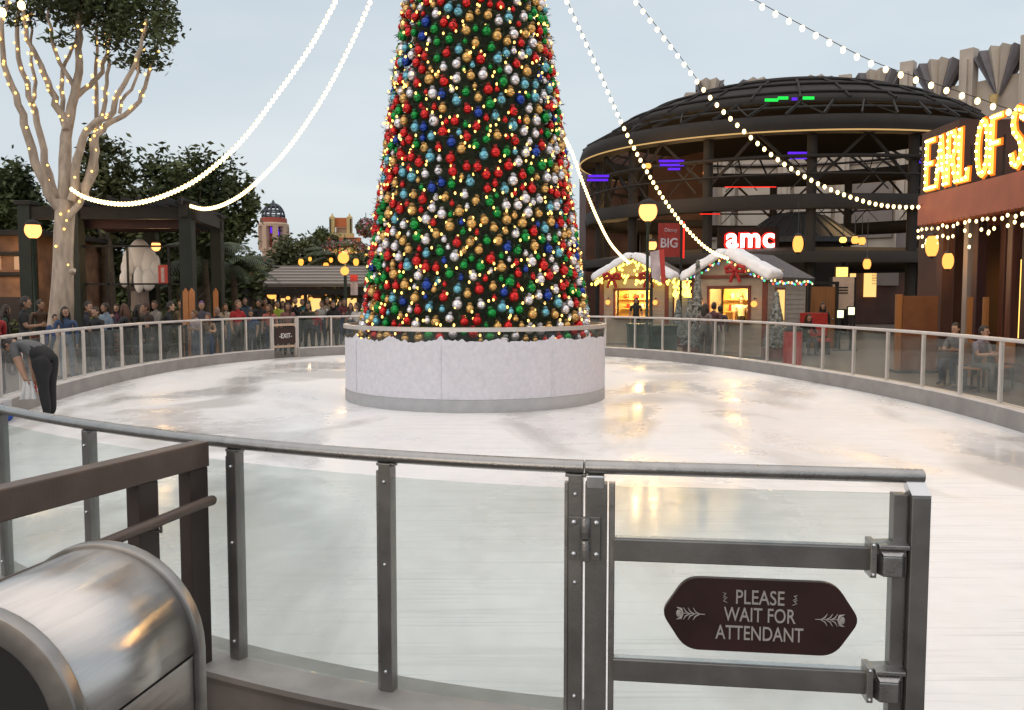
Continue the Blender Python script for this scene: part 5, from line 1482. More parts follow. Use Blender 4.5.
for i in range(14):
    a = 2 * PI * i / 14 + .05
    mb = MB(); mb.tube([E_(RR - .9, a, GZ), E_(RR - .9, a, 8.8)], .22, 10); mb.build('column', M['dome_metal'], ro)
    mb = MB()
    for q in (-1, 1): mb.beam(E_(RR - .9, a, 6.6), E_(RR - .6, a + q * .22, 8.75), .09, .12)
    mb.build('brace', M['dome_metal'], ro)
mb = MB(); eprof(mb, [(RR - .3, 5.55), (RR - .25, 6.15), (RR - 1.6, 6.2), (RR - 1.6, 5.6), (RR - .3, 5.55)])
mb.build('ring_gallery', M['dome_shell'], ro)
mb = MB(); mb.tube([E_(RR - .5, 2 * PI * j / 72, 7.75) for j in range(72)], .09, 6, closed=True); mb.tube([E_(RR - .4, 2 * PI * j / 72, 7.0) for j in range(72)], .05, 5, closed=True); mb.build('hoop', M['dome_metal'], ro)
for a0 in range(24):
    mb = MB(); a = 2 * PI * a0 / 24; mb.beam(E_(RR - .5, a, 7.75), E_(RR - .4, a + .13, 6.35), .05, .05); mb.beam(E_(RR - .5, a + .13, 7.75), E_(RR - .4, a, 6.35), .04, .04); mb.build('truss', M['dome_metal'], ro)
mb = MB(); eprof(mb, [(RR + .2, 3.25), (RR + .2, 3.62), (RR - 2.2, 4.0), (RR - 2.2, 3.6), (RR + .2, 3.25)]); mb.build('lower_canopy', M['dome_shell'], ro)
def neon(nm, px0, px1, py, Y, th, m_):
    a, b = at(px0, py, Y), at(px1, py, Y); mb_ = MB(); mb_.beam(a, b, .08, th); mb_.build(nm, m_, ro, world=True)
for px0, px1, py in [(588, 609, 176), (587, 608, 180), (659, 684, 161), (660, 684, 165), (668, 680, 169), (788, 810, 153), (790, 809, 158), (915, 935, 158), (917, 930, 162), (995, 1008, 166)]: neon('neon_tube', px0, px1, py, 38.5, .09, M['purple'])
for px0, px1, py in [(765, 778, 100), (778, 788, 98), (803, 814, 98)]: neon('neon_tube', px0, px1, py, 36.9, .11, M['green_neon'])
neon('neon_tube', 792, 797, 99, 36.9, .10, M['purple'])
for px0, px1, py in [(725, 776, 187), (700, 720, 214)]: neon('neon_tube', px0, px1, py, 35.2, .025, M['red_neon'])
# shop fronts under the rotunda
af = thing('arcade_building', 'dark red-brown shopfront building under and behind the dome', 'building', (16., 58., GZ))
mb = MB(); mb.box((8.1, 54.2, 5.4), (7.3, 5, 10.8)); mb.box((16, 60, 2.4), (36., 5., 4.8)); mb.build('wall', M['maroon_wall'], af, world=True)
mb = MB(); mb.box((16, 57.3, 4.7), (36.2, .5, .5)); mb.box((8.1, 51.5, 6.2), (7.4, .5, .4)); mb.build('cornice', M['timber'], af, world=True)
for i, (px, py, w, h_, Y, m_) in enumerate([(642, 236, 1.2, 2.0, 51.65, 'cream'), (636, 243, .4, 1.5, 51.65, 'cream'), (611, 268, 1.2, 1.1, 51.65, 'window_gold'), (700, 262, 1.6, 1.0, 57.3, 'window_gold'), (845, 282, 1.4, 1.2, 57.3, 'window_warm'), (870, 285, .8, 1.6, 57.3, 'window_warm'), (885, 275, 1.8, 1.4, 57.3, 'cream_dark'), (905, 250, 1.2, 2.4, 57.3, 'cream_dark')]):
    p = at(px, py, Y); mb = MB(); mb.box(p, (w, .12, h_)); mb.build('shop_window', M[m_], af, world=True)
# red banner with white letters
bp_ = at(669, 240, 33.2); bn = thing('banner', 'red hanging banner with big white letters above the left kiosk', 'banner', (bp_.x, 33.2, GZ))
mb = MB(); mb.box((bp_.x, 33.2, bp_.z), (.84, .04, 1.30)); mb.build('cloth', mat('banner_red', (.24, .022, .016), .8), bn, world=True)
mb = MB()
for txt, sz, dz, dx in (('Disney', .20, .32, .06), ('BIG', .50, -.28, .0)):
    vs, fs = text_mesh(txt, sz, .004, .012 if txt == 'BIG' else 0, .9); mb.add([(bp_.x + x + dx, 33.165 + y, bp_.z + z + dz) for x, y, z in vs], fs)
mb.build('lettering', M['flower_white'], bn, world=True)
mb = MB(); mb.box((bp_.x + .48, 33.2, (bp_.z + .8) / 2), (.09, .09, bp_.z + .8)); mb.build('pole', M['timber'], bn, world=True)
mb = MB(); mb.box((bp_.x + .56, 33.15, bp_.z), (.05, .05, 1.4)); mb.build('neon_edge', M['red_neon'], bn, world=True)
pn = thing('pennant', 'white and red drape hanging on the dark green street lamp post', 'pennant', (xat(657, 25.), 25., GZ))
mb = MB(); q = at(652, 254, 25.); q2 = at(660, 290, 25.)
mb.prism([at(650, 252, 25.), at(659, 250, 25.), at(661, 283, 25.), at(652, 278, 25.)], (0, .03, 0)); mb.mat(1).prism([at(659.3, 250, 25.), at(664, 249, 25.), at(666, 285, 25.), at(661.3, 283, 25.)], (0, .03, 0)); mb.build('cloth', [M['flower_white'], M['red_paint']], pn, world=True)
# cinema sign
cs = at(750, 247, 38.); cn = thing('cinema_sign', 'glowing white lowercase letters amc outlined in red neon over the kiosk', 'sign', (cs.x, 38., GZ))
def line_text(txt, sz, dep, off, sx=1.): return text_mesh(txt, sz, dep, off, sx)
vs, fs = text_mesh('amc', 1.25, .05, .085, .98, 1.12); mb = MB(); mb.add([(cs.x + x, 38.08 + y, cs.z + z) for x, y, z in vs], fs); mb.build('halo', M['red_neon'], cn, world=True)
vs, fs = text_mesh('amc', 1.25, .05, .025, .98, 1.12); mb = MB(); mb.add([(cs.x + x, 37.95 + y, cs.z + z) for x, y, z in vs], fs); mb.build('lettering', M['white_neon'], cn, world=True)
mb = MB(); mb.box((cs.x, 38.35, cs.z + .3), (2.7, .3, 1.2)); mb.box((cs.x - 1.2, 38.35, cs.z / 2), (.15, .15, cs.z)); mb.box((cs.x + 1.2, 38.35, cs.z / 2), (.15, .15, cs.z)); mb.build('backing_frame', M['dome_shell'], cn, world=True)
# small pavilion with blue-grey conical roof
tpX, tpY = xat(795, 43.), 43.; tp = thing('ticket_pavilion', 'small round pavilion with dark blue-grey conical ribbed roof beneath dome', 'pavilion', (tpX, tpY, GZ))
mb = MB(); za, zb_ = zat(213, tpY) - GZ, zat(240, tpY) - GZ
mb.lathe([(2.9, zb_), (2.4, zb_ + .38), (1.4, za - .25), (.5, za), (.01, za + .05)], 32); mb.lathe([(2.9, zb_ - .25), (2.9, zb_)], 32)
for i in range(24):
    a = 2 * PI * i / 24; mb.tube([(math.cos(a) * r, math.sin(a) * r, z + .02) for r, z in ((2.9, zb_), (2.4, zb_ + .38), (1.4, za - .25), (.5, za))], .03, 4)
mb.build('roof', M['dome_blue'], tp)
for i in range(8):
    a = 2 * PI * i / 8; mb = MB(); mb.tube([(math.cos(a) * 2.5, math.sin(a) * 2.5, 0), (math.cos(a) * 2.5, math.sin(a) * 2.5, zb_ - .2)], .12, 8); mb.build('column', M['timber'], tp)
mb = MB(); mb.lathe([(2.1, 0), (2.1, zb_ - .2)], 20); mb.build('drum', M['dark_wall'], tp)

# ------------------------------------------------------------------ cream facade with fan parapets
fa = thing('fan_facade', 'cream building with folded fan parapets rising behind the dome', 'building', (30., 64., GZ))
PP = [V((41.0, 53.5, 0)), V((39.0, 57.5, 0)), V((36.8, 61.3, 0)), V((34.4, 65.0, 0)), V((31.4, 68.5, 0)), V((27.4, 71.2, 0)), V((22.8, 72.4, 0)), V((18.2, 72.8, 0)), V((15.0, 72.9, 0))]
ht, zc, Rf = 17.8, 16.2, 3.75
for i in range(len(PP)):
    d = (PP[min(i + 1, len(PP) - 1)] - PP[max(i - 1, 0)]).normalized(); nF = V((-d.y, d.x, 0)); nF = nF if nF.y < 0 else -nF
    p = PP[i]; mb = MB(); mb.beam(p + nF * .35, p + nF * .35 + V((0, 0, 20.2 - max(0, i - 4) * .35)), 1.0, .9, up=nF); mb.beam(p + nF * .90, p + nF * .90 + V((0, 0, 19.4 - max(0, i - 4) * .35)), .35, .3, up=nF); mb.build('pilaster', M['cream'], fa, world=True)
for i in range(len(PP) - 1):
    A0, A1 = PP[i], PP[i + 1]; d = (A1 - A0); bay = d.length; dF = d.normalized(); nF = V((-dF.y, dF.x, 0)); nF = nF if nF.y < 0 else -nF
    mb = MB(); mb.prism([A0, A1, A1 - nF * 3, A0 - nF * 3], (0, 0, ht)); mb.build('wall', M['cream'], fa, world=True)
    mb = MB()
    for z in (5., 9.2, 12.8): mb.beam(A0 + V((0, 0, z)) + nF * .1, A1 + V((0, 0, z)) + nF * .1, .35, .30)
    mb.build('string_course', M['cream_dark'], fa, world=True)
    c0 = A0 + dF * bay * .5 + nF * .25
    mb = MB(); n = 6; hw_ = (bay - 1.0) / 2
    for k_ in range(n):
        a0, a1 = math.radians(52 + 76 * k_ / n), math.radians(52 + 76 * (k_ + 1) / n); am = (a0 + a1) / 2
        def fp(a, r, dd):
            x = max(-hw_, min(hw_, math.cos(a) * r)); return c0 + dF * x + V((0, 0, zc + math.sin(a) * r)) + nF * dd
        mb.mat(0 if k_ in (2, 3) else 1)
        mb.add([fp(a0, .25, .0), fp(am, .25, .1), fp(am, Rf + .1, .50), fp(a0, Rf, .05)], [(0, 1, 2, 3)], False)
        mb.add([fp(am, .25, .1), fp(a1, .25, .0), fp(a1, Rf, .05), fp(am, Rf + .1, .50)], [(0, 1, 2, 3)], False)
        mb.add([fp(a0, Rf, .05), fp(am, Rf + .1, .50), fp(a1, Rf, .05), fp(a1, Rf, -.6), fp(a0, Rf, -.6)], [(0, 1, 2, 3, 4)], False)
        mb.add([fp(a0, .25, -.6), fp(a0, Rf, -.6), fp(a1, Rf, -.6), fp(a1, .25, -.6)], [(0, 1, 2, 3)], False)
    mb.build('fan', [M['cream'], M['fan_grey']], fa, world=True)
    mb = MB(); mb.beam(c0 + V((0, 0, 6.6)) - nF * .1, c0 + V((0, 0, 11.8)) - nF * .1, bay - 1.8, .3, up=nF)
    mb.build('recess_panel', M['cream_dark'] if i % 3 == 1 else M['cream'], fa, world=True)
    mb = MB(); mb.tube([c0 + nF * .6 + V((0, 0, zc - .7)), c0 + nF * .6 + V((0, 0, zc + .2))], [.22, .34], 8); mb.build('uplight', M['tower_yellow'], fa, world=True)

# ------------------------------------------------------------------ restaurant at the right with bulb letters
FX, FY0, FY1 = 10.5, 22.2, 7.0
rs_ = thing('restaurant', 'restaurant terrace with red-brown fascia and timber columns along right edge', 'building', (FX, 15., GZ))
z0, z1 = 3.64, 4.40
mb = MB(); mb.box((FX + .2, (FY0 + FY1) / 2, (z0 + z1) / 2), (.4, FY0 - FY1, z1 - z0)); mb.box((FX + 3.4, FY0 - .2, (z0 + z1) / 2), (6.0, .4, z1 - z0)); mb.build('fascia', M['fascia'], rs_, world=True)
mb = MB(); mb.box((FX + 3.2, (FY0 + FY1) / 2 - .2, z1 - .15), (5.6, FY0 - FY1 - .5, .2)); mb.build('roof', M['dark_wall'], rs_, world=True)
mb = MB(); mb.box((FX + 6.2, (FY0 + FY1) / 2, 1.9), (.3, FY0 - FY1, 3.8)); mb.box((FX + 4.4, FY0 - .3, 1.8), (3.6, .25, 3.6)); mb.build('wall', M['dark_wall'], rs_, world=True)
mb = MB(); mb.box((FX + 3.6, FY0 + 1.2, 3.2), (5., 2., 6.4)); mb.build('tower_block', M['maroon_wall'], rs_, world=True)
for i, (Y_, w, m_, dx) in enumerate([(21.6, .30, 'maroon_wall', .45), (20.55, .20, 'cream_dark', .5), (20.1, .22, 'maroon', .5), (19.7, .20, 'wood_red', .9), (18.9, .20, 'wood_red', .6), (18.1, .26, 'maroon_wall', .5), (17.55, .30, 'wood_red', .35), (17.2, .22, 'maroon', .5), (15.5, .3, 'wood_red', .4), (13., .3, 'wood_red', .4), (10., .3, 'wood_red', .4)]):
    mb = MB(); mb.box((FX + dx, Y_, (z0 + GZ) / 2), (w, w, z0 - GZ)); mb.box((FX + dx, Y_, .2), (w + .08, w + .08, .4)); mb.build('column', M[m_], rs_, world=True, bevel=.015)
for px, Y_, m_, h_ in [(969, 18.6, 'wood_orange', 1.35), (985, 18.3, 'wood_orange', 1.35)]:
    mb = MB(); mb.box((xat(px, Y_), Y_, h_ / 2 + .25), (.10, .08, h_ + .4)); mb.build('window_post', M[m_], rs_, world=True)
for i in range(6):
    mb = MB(); Y_ = 21.8 - i * .45; mb.box((FX + 5.9, Y_ - 2, 1.7), (.1, .3, 2.4)); mb.build('shutter', M['maroon'], rs_, world=True)
mb = MB(); mb.box((FX + 2.55, FY0 - .45, 1.75), (.35, .06, 2.0)); mb.build('lit_panel', M['window_gold'], rs_, world=True)
hb_ = at(918, 300, 20.6); hd_ = thing('screen_panel', 'plain orange-brown timber screen standing at the restaurant corner', 'screen', (xat(917, 20.6), 20.6, GZ))
mb = MB(); zz = zat(296, 20.6) - GZ; mb.box((.06, 0, zz / 2), (.85, .05, zz)); mb.build('panel', mat('amber_board', (.15, .055, .02), .55, 0, .2, 3), hd_, bevel=.005)
mb = MB(); mb.box((-.46, 0, zz / 2 + .02), (.14, .10, zz + .04)); mb.build('end_post', M['wood_orange'], hd_, bevel=.005)
mb = MB(); mb.box((0, 0, .03), (1.1, .5, .06)); mb.build('foot', M['timber'], hd_)
# stroke letters
ST = {'E': [[(0, 0), (0, 1)], [(0, 1), (.55, 1)], [(0, .52), (.42, .52)], [(0, 0), (.58, 0)]],
      'A': [[(0, 0), (.32, 1), (.64, 0)], [(.12, .34), (.52, .34)]],
      'R': [[(0, 0), (0, 1)], [(0, 1), (.36, 1), (.52, .86), (.52, .66), (.36, .52), (0, .52)], [(.28, .52), (.60, 0)]],
      'L': [[(0, 1), (0, 0)], [(0, 0), (.54, 0), (.56, .18)]],
      'O': [[(.33 + .33 * math.sin(2 * PI * q / 16), .5 + .5 * math.cos(2 * PI * q / 16)) for q in range(17)]],
      'F': [[(0, 0), (0, 1)], [(0, 1), (.56, 1)], [(0, .52), (.42, .52)]],
      'S': [[(.55, .82), (.46, .96), (.28, 1), (.10, .92), (.04, .76), (.12, .60), (.30, .51), (.48, .42), (.57, .26), (.50, .08), (.30, 0), (.10, .05), (.02, .20)]],
      'N': [[(0, 0), (0, 1), (.58, 0), (.58, 1)]], 'D': [[(0, 0), (0, 1), (.30, 1), (.54, .80), (.60, .5), (.54, .20), (.30, 0), (0, 0)]],
      'W': [[(0, 1), (.20, 0), (.42, .8), (.64, 0), (.84, 1)]], 'I': [[(0, 0), (0, 1)]], 'C': [[(.58, .80), (.44, .97), (.26, 1), (.08, .84), (0, .5), (.08, .16), (.26, 0), (.44, .03), (.58, .20)]],
      'H': [[(0, 0), (0, 1)], [(.58, 0), (.58, 1)], [(0, .5), (.58, .5)]]}
ms = thing('marquee_sign', 'golden light-bulb letters spelling a restaurant name along the fascia top', 'sign', (FX, FY0, z1))
y = FY0 - .50; LH = 1.17
for ch in 'EARL OF SANDWICH':
    if ch == ' ': y -= .25; continue
    wd = max(p[0] for s_ in ST[ch] for p in s_) * .63
    P3 = lambda p, o=0.: V((FX - .05 + o, y - p[0] * .63, z1 + .12 + p[1] * LH))
    mb = MB()
    for st in ST[ch]:
        for a, b in zip(st[:-1], st[1:]):
            a_, b_ = P3(a), P3(b); d = (b_ - a_).normalized() * .04
            mb.beam(a_ - d, b_ + d, .12, .04, up=V((1, 0, 0)) if abs((b_ - a_).normalized().x) < .9 else (0, 0, 1))
    mb.mat(1)
    for st in ST[ch]:
        for a, b in zip(st[:-1], st[1:]):
            a_, b_ = P3(a, .045), P3(b, .045); d = (b_ - a_).normalized() * .075
            mb.beam(a_ - d, b_ + d, .155, .03, up=V((1, 0, 0)) if abs((b_ - a_).normalized().x) < .9 else (0, 0, 1))
    let = mb.build('letter', [M['letter_gold'], M['letter_edge']], ms, world=True)
    mb = MB()
    for st in ST[ch]:
        L_ = sum((P3(b) - P3(a)).length for a, b in zip(st[:-1], st[1:])); nB = max(3, int(L_ / .165)); 
        for q in range(nB + 1):
            d = L_ * q / nB
            for a, b in zip(st[:-1], st[1:]):
                l_ = (P3(b) - P3(a)).length
                if d <= l_ + 1e-6: mb.ball(P3(a, -.035).lerp(P3(b, -.035), min(1, d / l_)), .026, 6, 4); break
                d -= l_
    mb.build('bulb_row', M['letter_bulb'], let, world=True)
    mb = MB(); mb.tube([(FX + .12, y - wd / 2, z1 - .02), (FX + .12, y - wd / 2, z1 + .9)], .03, 6); mb.build('strut', M['timber'], let, world=True)
    y -= wd + .15
for zz in (z1 + .22, z1 + .62, z1 + 1.02):   # unseen bulb rows added to reflect as a streak in the bin
    mb = MB(); yb = y - .2
    while yb > FY1: mb.ball((FX - .08, yb, zz), .036, 6, 4); yb -= .13
    mb.build('added_streak_bulbs', M['letter_bulb'], ms, world=True)
mb = MB(); mb.box((FX + .02, (y - .2 + FY1) / 2, z1 + .62), (.06, y - .2 - FY1, 1.15)); mb.build('added_bulb_backing', M['fascia'], ms, world=True)  # backing panel added behind the unseen bulb rows
# icicle bulbs under the fascia
r_ = random.Random(4); pts = []; wires = []
yy = FY0 - .1
while yy > FY1:
    for q in range(r_.choice((1, 2, 3, 2))):
        pts.append(V((FX - .03, yy + r_.uniform(-.05, .05), z0 - .10 - q * r_.uniform(.16, .28) - r_.uniform(0, .08))))
    wires.append([(FX - .03, yy, z0 + .02), (FX - .03, yy, z0 - .4)])
    yy -= .25
light_string('icicle_lights', 'short icicle string of warm bulbs dangling below the red-brown fascia', pts, M['bulb'], .032, (FX, FY0, z0), wires, elong=1.4, near_key=lambda p: -p.y)
def lantern(label, px, py, Y, r, el, m_='lantern', hang=.5, name='hanging_lantern'):
    p = at(px, py, Y); root = thing(name, label, 'lantern', p, 0, LG); mb = MB(); mb.ball((0, 0, 0), (r, r, r * el), 12, 9); mb.build('glow', M[m_], root)
    mb = MB(); mb.lathe([(r * .7, r * el * .82), (r * .75, r * el * .95), (r * .25, r * el * 1.1), (.012, r * el * 1.15), (.012, r * el + hang)], 10); mb.lathe([(.001, -r * el * 1.08), (r * .4, -r * el * .98), (r * .5, -r * el * .85)], 10); mb.build('fitting', M['black'], root)
lantern('large oval lantern glowing under the restaurant fascia corner', 932, 246, 21.2, .155, 1.9, hang=.25)
lantern('second oval lantern hanging deeper inside the restaurant beside lit panel', 948, 261, 20.6, .13, 1.7, hang=.55)
lantern('oval lantern right of the right kiosk roof', 798, 244, 31., .19, 1.8, hang=1.2)
lantern('oval lantern hanging above the cream notice board', 867, 264, 33., .15, 1.5, hang=1.5)
lantern('left bulb of a bright lantern pair below the gallery', 855, 240, 33.2, .14, 1.2, hang=.8)
lantern('right bulb of a bright lantern pair below the gallery', 862, 241, 33.2, .14, 1.2, hang=.8)
lantern('dim yellow lantern just left of the bright lantern pair', 843, 240, 33.4, .14, .9, 'window_gold', .8)
lantern('warm lamp glowing high under the left dome edge', 648, 166, 37., .14, .9, 'globe_small', .6)
lantern('small warm lamp between the purple tubes under the dome', 706, 173, 38.5, .14, 1.2, 'lantern', 1.)
for px, py, n_ in [(842, 272, 'square yellow lit sign above the cream notice board')]:
    p = at(px, py, 33.5); r0_ = thing('lit_sign', n_, 'sign', p); mb = MB(); mb.box((0, 0, 0), (.42, .12, .36)); mb.build('face', M['window_gold'], r0_, bevel=.01)
    mb = MB(); mb.box((0, .08, 0), (.5, .06, .44)); mb.box((0, .1, -p.z / 2 - .1), (.06, .05, p.z - .2)); mb.build('frame', M['black'], r0_)
nb_ = thing('notice_board', 'tall cream notice board with small dark writing right of kiosks', 'board', (xat(842, 31.), 31., GZ))
mb = MB(); zt_, zb_ = zat(277, 31.) - GZ, zat(309, 31.) - GZ; mb.box((0, 0, (zt_ + zb_) / 2), (.80, .06, zt_ - zb_)); mb.build('board', M['tower_cream'], nb_)
mb = MB()
for sx in (-1, 1): mb.box((sx * .43, 0, zt_ / 2), (.07, .08, zt_))
mb.box((0, 0, zb_ - .04), (.8, .08, .08)); mb.build('frame', M['timber'], nb_)
mb = MB()
for q in range(3): mb.box((0, -.035, zt_ - .38 - q * .10), (.34, .008, .05))
mb.build('writing', M['timber'], nb_)
for px, py, lb_ in [(840, 314, 'lower left of two small lit white menu screens'), (851, 311, 'upper right of two small lit white menu screens')]:
    Y_ = 29.; p = at(px, py, Y_); r0_ = thing('menu_screen', lb_, 'screen', (p.x, Y_, GZ), 0, 'menu screens'); mb = MB(); mb.box((0, -.04, p.z - GZ), (.20, .03, .25)); mb.build('screen', M['lit_white'], r0_)
    mb = MB(); mb.box((0, 0, p.z - GZ), (.27, .05, .32)); mb.box((0, 0, (p.z - GZ) / 2), (.06, .05, p.z - GZ)); mb.box((0, 0, .02), (.4, .3, .04)); mb.build('stand', M['black'], r0_)
def cafe_table(label, px, Y):
    r0_ = thing('cafe_table', label, 'table', (xat(px, Y), Y, GZ)); mb = MB(); mb.lathe([(.0, .74), (.40, .74), (.40, .77), (.0, .77)], 20, smooth=False); mb.build('table_top', M['wood_red'], r0_)
    mb = MB(); mb.lathe([(.25, 0), (.25, .03), (.04, .06), (.04, .74)], 12); mb.build('leg', M['black'], r0_)
def chair(label, px, Y, rz):
    r0_ = thing('cafe_chair', label, 'chair', (xat(px, Y), Y, GZ), rz, 'cafe chairs'); mb = MB(); mb.box((0, 0, .45), (.42, .42, .04)); mb.build('seat', M['wood_orange'], r0_, bevel=.01)
    mb = MB(); mb.box((0, -.20, .72), (.40, .03, .42)); mb.build('backrest', M['wood_orange'], r0_, bevel=.01)
    for x in (-.18, .18):
        for y_ in (-.18, .18):
            mb = MB(); mb.box((x, y_, .215), (.035, .035, .43)); mb.build('leg', M['black'], r0_)
cafe_table('round cafe table between the two diners', 967, 17.1)
chair('cafe chair under the diner in pale grey shirt', 960, 17.6, math.radians(120)); chair('cafe chair under the diner in lavender t-shirt', 977, 16.5, math.radians(-150)); chair('empty orange cafe chair right of the lavender diner', 1000, 16.9, 2.0)
# brown service door beside the kiosk
dr_ = thing('service_door', 'brown timber door lit by a lamp right of the kiosk roof', 'door', (xat(822, 30.5), 30.5, GZ))
mb = MB(); mb.box((0, 0, 1.1), (.9, .06, 2.2)); mb.build('leaf', M['wood_orange'], dr_, bevel=.01)
mb = MB()
for sx in (-1, 1): mb.box((sx * .5, 0, 1.15), (.09, .14, 2.3))
mb.box((0, 0, 2.33), (1.1, .14, .1)); mb.build('frame', M['timber'], dr_)
mb = MB(); mb.ball((.36, -.05, 1.05), .035, 8, 6); mb.build('handle', M['steel'], dr_)

# ------------------------------------------------------------------ festoon strings from the tree top
AP = V((TC.x, TC.y, 15.9))
SG = 'festoon strings fanning out from the tree top'
def festoon(label, pix, y_end, spacing, r=.043, end=None, elong=1.25, behind=False):
    """pix: from the low end up towards the tree top; depth runs from y_end to the tree"""
    n = len(pix); pts = []
    for i, (px, py) in enumerate(pix):
        # horizontal share travelled: solve X/Y on the straight plan line from the end point to the tree
        e = at(pix[0][0], pix[0][1], y_end)
        u = (px - CX) / F * 1.0
        # (ex + t*dx)/(ey + t*dy) = u   (pitch is small)
        dx, dy = AP.x - e.x, AP.y - e.y
        den = dx - u * dy
        t = (u * e.y - e.x) / den if abs(den) > 1e-6 else i / n
        t = max(0., min(.97, t))
        pts.append(at(px, py, e.y + t * dy))
    pts[0] = at(pix[0][0], pix[0][1], y_end)
    sm = smooth(pts, 10)
    sm += [sm[-1].lerp(AP, q / 12) for q in range(1, 13)]
    cum = [0.]
    for a, b in zip(sm[:-1], sm[1:]): cum.append(cum[-1] + (b - a).length)
    bp = []; d = .05; i = 0
    while d < cum[-1]:
        while cum[i + 1] < d: i += 1
        f = (d - cum[i]) / (cum[i + 1] - cum[i]); bp.append(sm[i].lerp(sm[i + 1], f) - V((0, 0, .05))); d += spacing
    return light_string('festoon_lights', label, bp, M['bulb'], r, tuple(pts[0]), [sm], SG, elong=elong, wire_r=.007)
festoon('dense glowing bulb string ending at the pale tree trunk', [(70, 186), (85, 195), (110, 201), (135, 201), (165, 193), (200, 175), (240, 140), (275, 95), (310, 45), (335, 0)], 19.55, .105)
festoon('dense glowing bulb string ending on top of the dark pergola post', [(190, 204), (205, 207), (225, 202), (250, 186), (285, 150), (320, 100), (348, 48), (370, 0)], 23.4, .125)
festoon('bulb string running from the right kiosk gable up past tree', [(728, 257), (712, 250), (695, 236), (670, 206), (646, 168), (622, 122), (600, 72), (583, 35), (567, 0)], 25.4, .21)
festoon('bulb string disappearing behind the tree from the left kiosk gable', [(629, 262), (612, 244), (598, 218), (584, 184), (572, 151), (560, 128), (545, 102)], 32.8, .19)
festoon('long bulb string ending at the corner of the red-brown fascia', [(926, 205), (900, 205), (875, 202), (845, 193), (815, 180), (780, 159), (745, 130), (710, 95), (675, 50), (636, 0)], 22.0, .235)
festoon('widely spaced bulb string reaching over the golden restaurant letters', [(1060, 124), (1018, 112), (975, 97), (925, 80), (870, 60), (815, 32), (755, 0)], 13.6, .25)
festoon('bulb string crossing the sky beside the pale tree crown', [(-150, 75), (-70, 38), (0, 9), (12, 4), (24, 0)], 9., .24)
# anchor posts that are in view
# ------------------------------------------------------------------ small things on the ice edge
sc_ = thing('supply_caddy', 'round white bucket lid and blue cloth at the lower fence by attendant', 'bucket', (xat(-3, 12.4), 12.4, 0))
mb = MB(); mb.lathe([(.0, 0), (.13, 0), (.15, .28), (.16, .30), (.15, .31), (.0, .30)], 16); mb.build('bucket', M['white'], sc_)
mb = MB(); mb.ball((.12, -.12, .07), (.14, .10, .08), 8, 6); mb.build('rag', pmat((.03, .09, .45)), sc_)
# cloth and scraper in the attendant's hands
h1, h2 = [chain_matrix(attendant) @ (h + d * .05) for h, d in ahands]
def cloth(label, p, s, m_, seed):
    r_ = random.Random(seed); n = 9; vs = []; fs = []
    for i in range(n):
        for j in range(n):
            u, w = i / (n - 1) - .5, j / (n - 1)
            x = u * s * (1 - .55 * (1 - w)); z = -w * s * 1.15; y = .05 * math.sin(u * 14) * (w + .2) + .02 * r_.uniform(-1, 1)
            vs.append(p + V((x * .8, y + u * .08, z + .05)))
    for i in range(n - 1):
        for j in range(n - 1): fs.append((i * n + j, i * n + j + 1, (i + 1) * n + j + 1, (i + 1) * n + j))
    k0 = len(vs); vs += [v + V((0, .008, 0)) for v in vs]; fs += [tuple(q + k0 for q in f[::-1]) for f in fs]
    mb = MB(); mb.add(vs, fs, True); return tag(mb.build('cleaning_cloth', m_, world=True, loc=p), label, 'cloth')
cloth('crumpled white cleaning cloth held by the bent over rink attendant', h1, .23, M['white'], 3)
tl = thing('hand_scraper', 'small red-handled scraper held low by the bent rink attendant', 'scraper', h2)
mb = MB(); mb.tube([(0, 0, .05), (0, 0, -.10)], .022, 8); mb.build('handle', M['red_paint'], tl)
mb = MB(); mb.box((.05, 0, -.13), (.24, .04, .05)); mb.build('blade', M['tower_cream'], tl)

# light given by the lit lamps, plus added warm fill under the dome
for nm, px, py, Y, e, r in [('street_lamp_light', 648, 211, 25., 260, .32), ('capped_lamp_light', 33, 230, 22., 160, .25), ('wall_lamp_light', 27, 264, 25.4, 90, .2), ('pergola_lamp_light', 156, 246, 24.5, 90, .17), ('lantern_light', 932, 246, 21.1, 28, .9), ('lantern_light', 948, 261, 20.5, 25, .9), ('lantern_light', 858, 240, 33., 90, 1.4), ('lantern_light', 798, 244, 31., 60, 1.2), ('dome_lamp_light', 648, 166, 37., 260, 1.7), ('dome_lamp_light', 706, 173, 38.5, 240, 1.7), ('dome_fill_light', 610, 215, 44., 320, 1.7), ('dome_fill_light', 700, 215, 47., 260, 1.7), ('dome_fill_light', 870, 200, 42., 280, 1.7), ('canopy_light', 310, 293, 43., 160, .4), ('double_lamp_light', 345, 258, 37.6, 150, .35)]:
    plight(nm, at(px, py, Y), e, r)
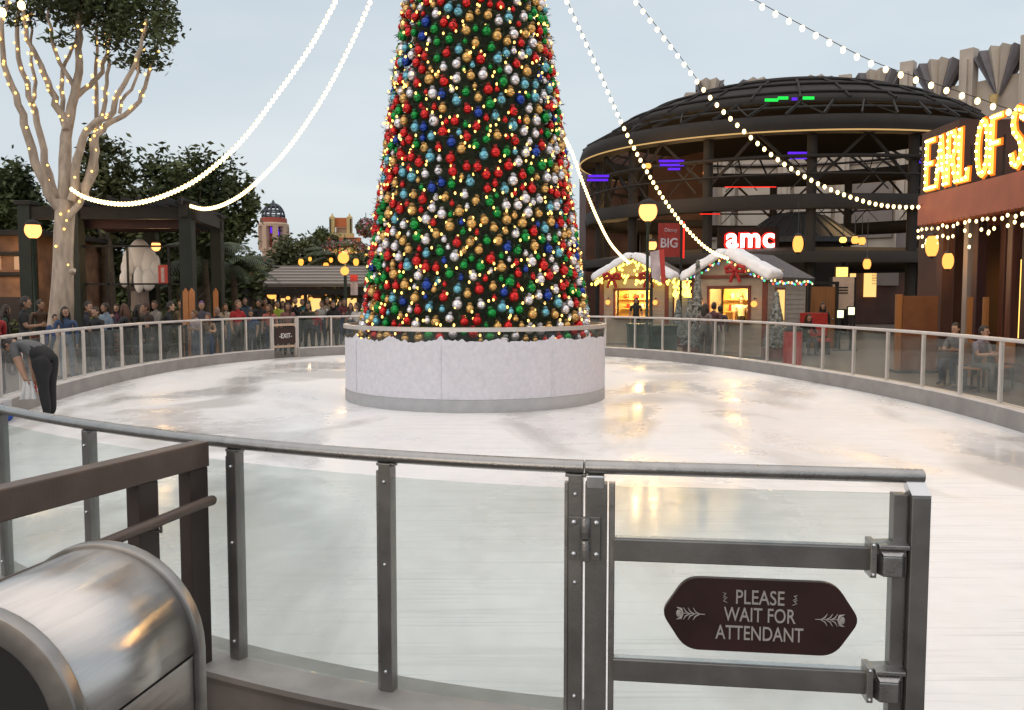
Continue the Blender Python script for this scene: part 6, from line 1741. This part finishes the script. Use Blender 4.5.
# ------------------------------------------------------------------ sky, sun, camera
w = bpy.data.worlds.new('World'); scene.world = w; w.use_nodes = True
nt = w.node_tree; N = nt.nodes; L = nt.links; bg = N['Background']; bg.inputs['Strength'].default_value = .10
sky = N.new('ShaderNodeTexSky'); sky.sky_type = 'NISHITA'; sky.sun_disc = False
SUN_EL, SUN_AZ = math.radians(9), math.radians(215)
sky.sun_elevation = SUN_EL; sky.sun_rotation = SUN_AZ; sky.dust_density = 2.
tc = N.new('ShaderNodeTexCoord'); mp = N.new('ShaderNodeMapping'); mp.inputs['Scale'].default_value = (1, 1, 3.5)
L.new(tc.outputs['Generated'], mp.inputs['Vector'])
nz = N.new('ShaderNodeTexNoise'); nz.inputs['Scale'].default_value = 1.9; nz.inputs['Detail'].default_value = 6; L.new(mp.outputs['Vector'], nz.inputs['Vector'])
cr = N.new('ShaderNodeValToRGB'); cr.color_ramp.elements[0].position = .3; cr.color_ramp.elements[1].position = .72
cr.color_ramp.elements[0].color = (5.6, 6.3, 6.95, 1); cr.color_ramp.elements[1].color = (7.0, 7.5, 7.8, 1)
L.new(nz.outputs['Fac'], cr.inputs['Fac'])
mx = N.new('ShaderNodeMix'); mx.data_type = 'RGBA'; mx.inputs['Factor'].default_value = .82
sx = N.new('ShaderNodeSeparateXYZ'); L.new(tc.outputs['Generated'], sx.inputs[0])
mr = N.new('ShaderNodeMapRange'); mr.inputs['From Min'].default_value = .45; mr.inputs['From Max'].default_value = .9; L.new(sx.outputs['Z'], mr.inputs['Value'])
zn = N.new('ShaderNodeMix'); zn.data_type = 'RGBA'; L.new(mr.outputs['Result'], zn.inputs['Factor']); L.new(cr.outputs['Color'], zn.inputs['A']); zn.inputs['B'].default_value = (14.2, 13.4, 13.0, 1)
L.new(sky.outputs['Color'], mx.inputs['A']); L.new(zn.outputs['Result'], mx.inputs['B']); L.new(mx.outputs['Result'], bg.inputs['Color'])
sl_ = bpy.data.lights.new('sun', 'SUN'); sl_.energy = .5; sl_.angle = math.radians(50); sl_.color = (1., .88, .79)
so = bpy.data.objects.new('sun', sl_); COL.objects.link(so)
so.rotation_euler = Euler((PI / 2 - SUN_EL, 0, PI - SUN_AZ), 'XYZ')

cam = bpy.data.cameras.new('camera'); cam.sensor_width = 36; cam.lens = 36 * F / 1024; cam.clip_start = .05; cam.clip_end = 2000
co = bpy.data.objects.new('camera', cam); COL.objects.link(co); co.location = (0, 0, EYE); co.rotation_euler = (PI / 2 - PITCH, 0, 0)
scene.camera = co
vs_ = scene.view_settings; vs_.view_transform = 'Standard'; vs_.look = 'None'; vs_.exposure = 0.27; vs_.gamma = 1
cy = scene.cycles
cy.use_denoising = True; cy.max_bounces = 8; cy.transparent_max_bounces = 16; cy.sample_clamp_indirect = 4.; cy.caustics_reflective = False; cy.caustics_refractive = False
cy.use_adaptive_sampling = True; cy.adaptive_threshold = .02
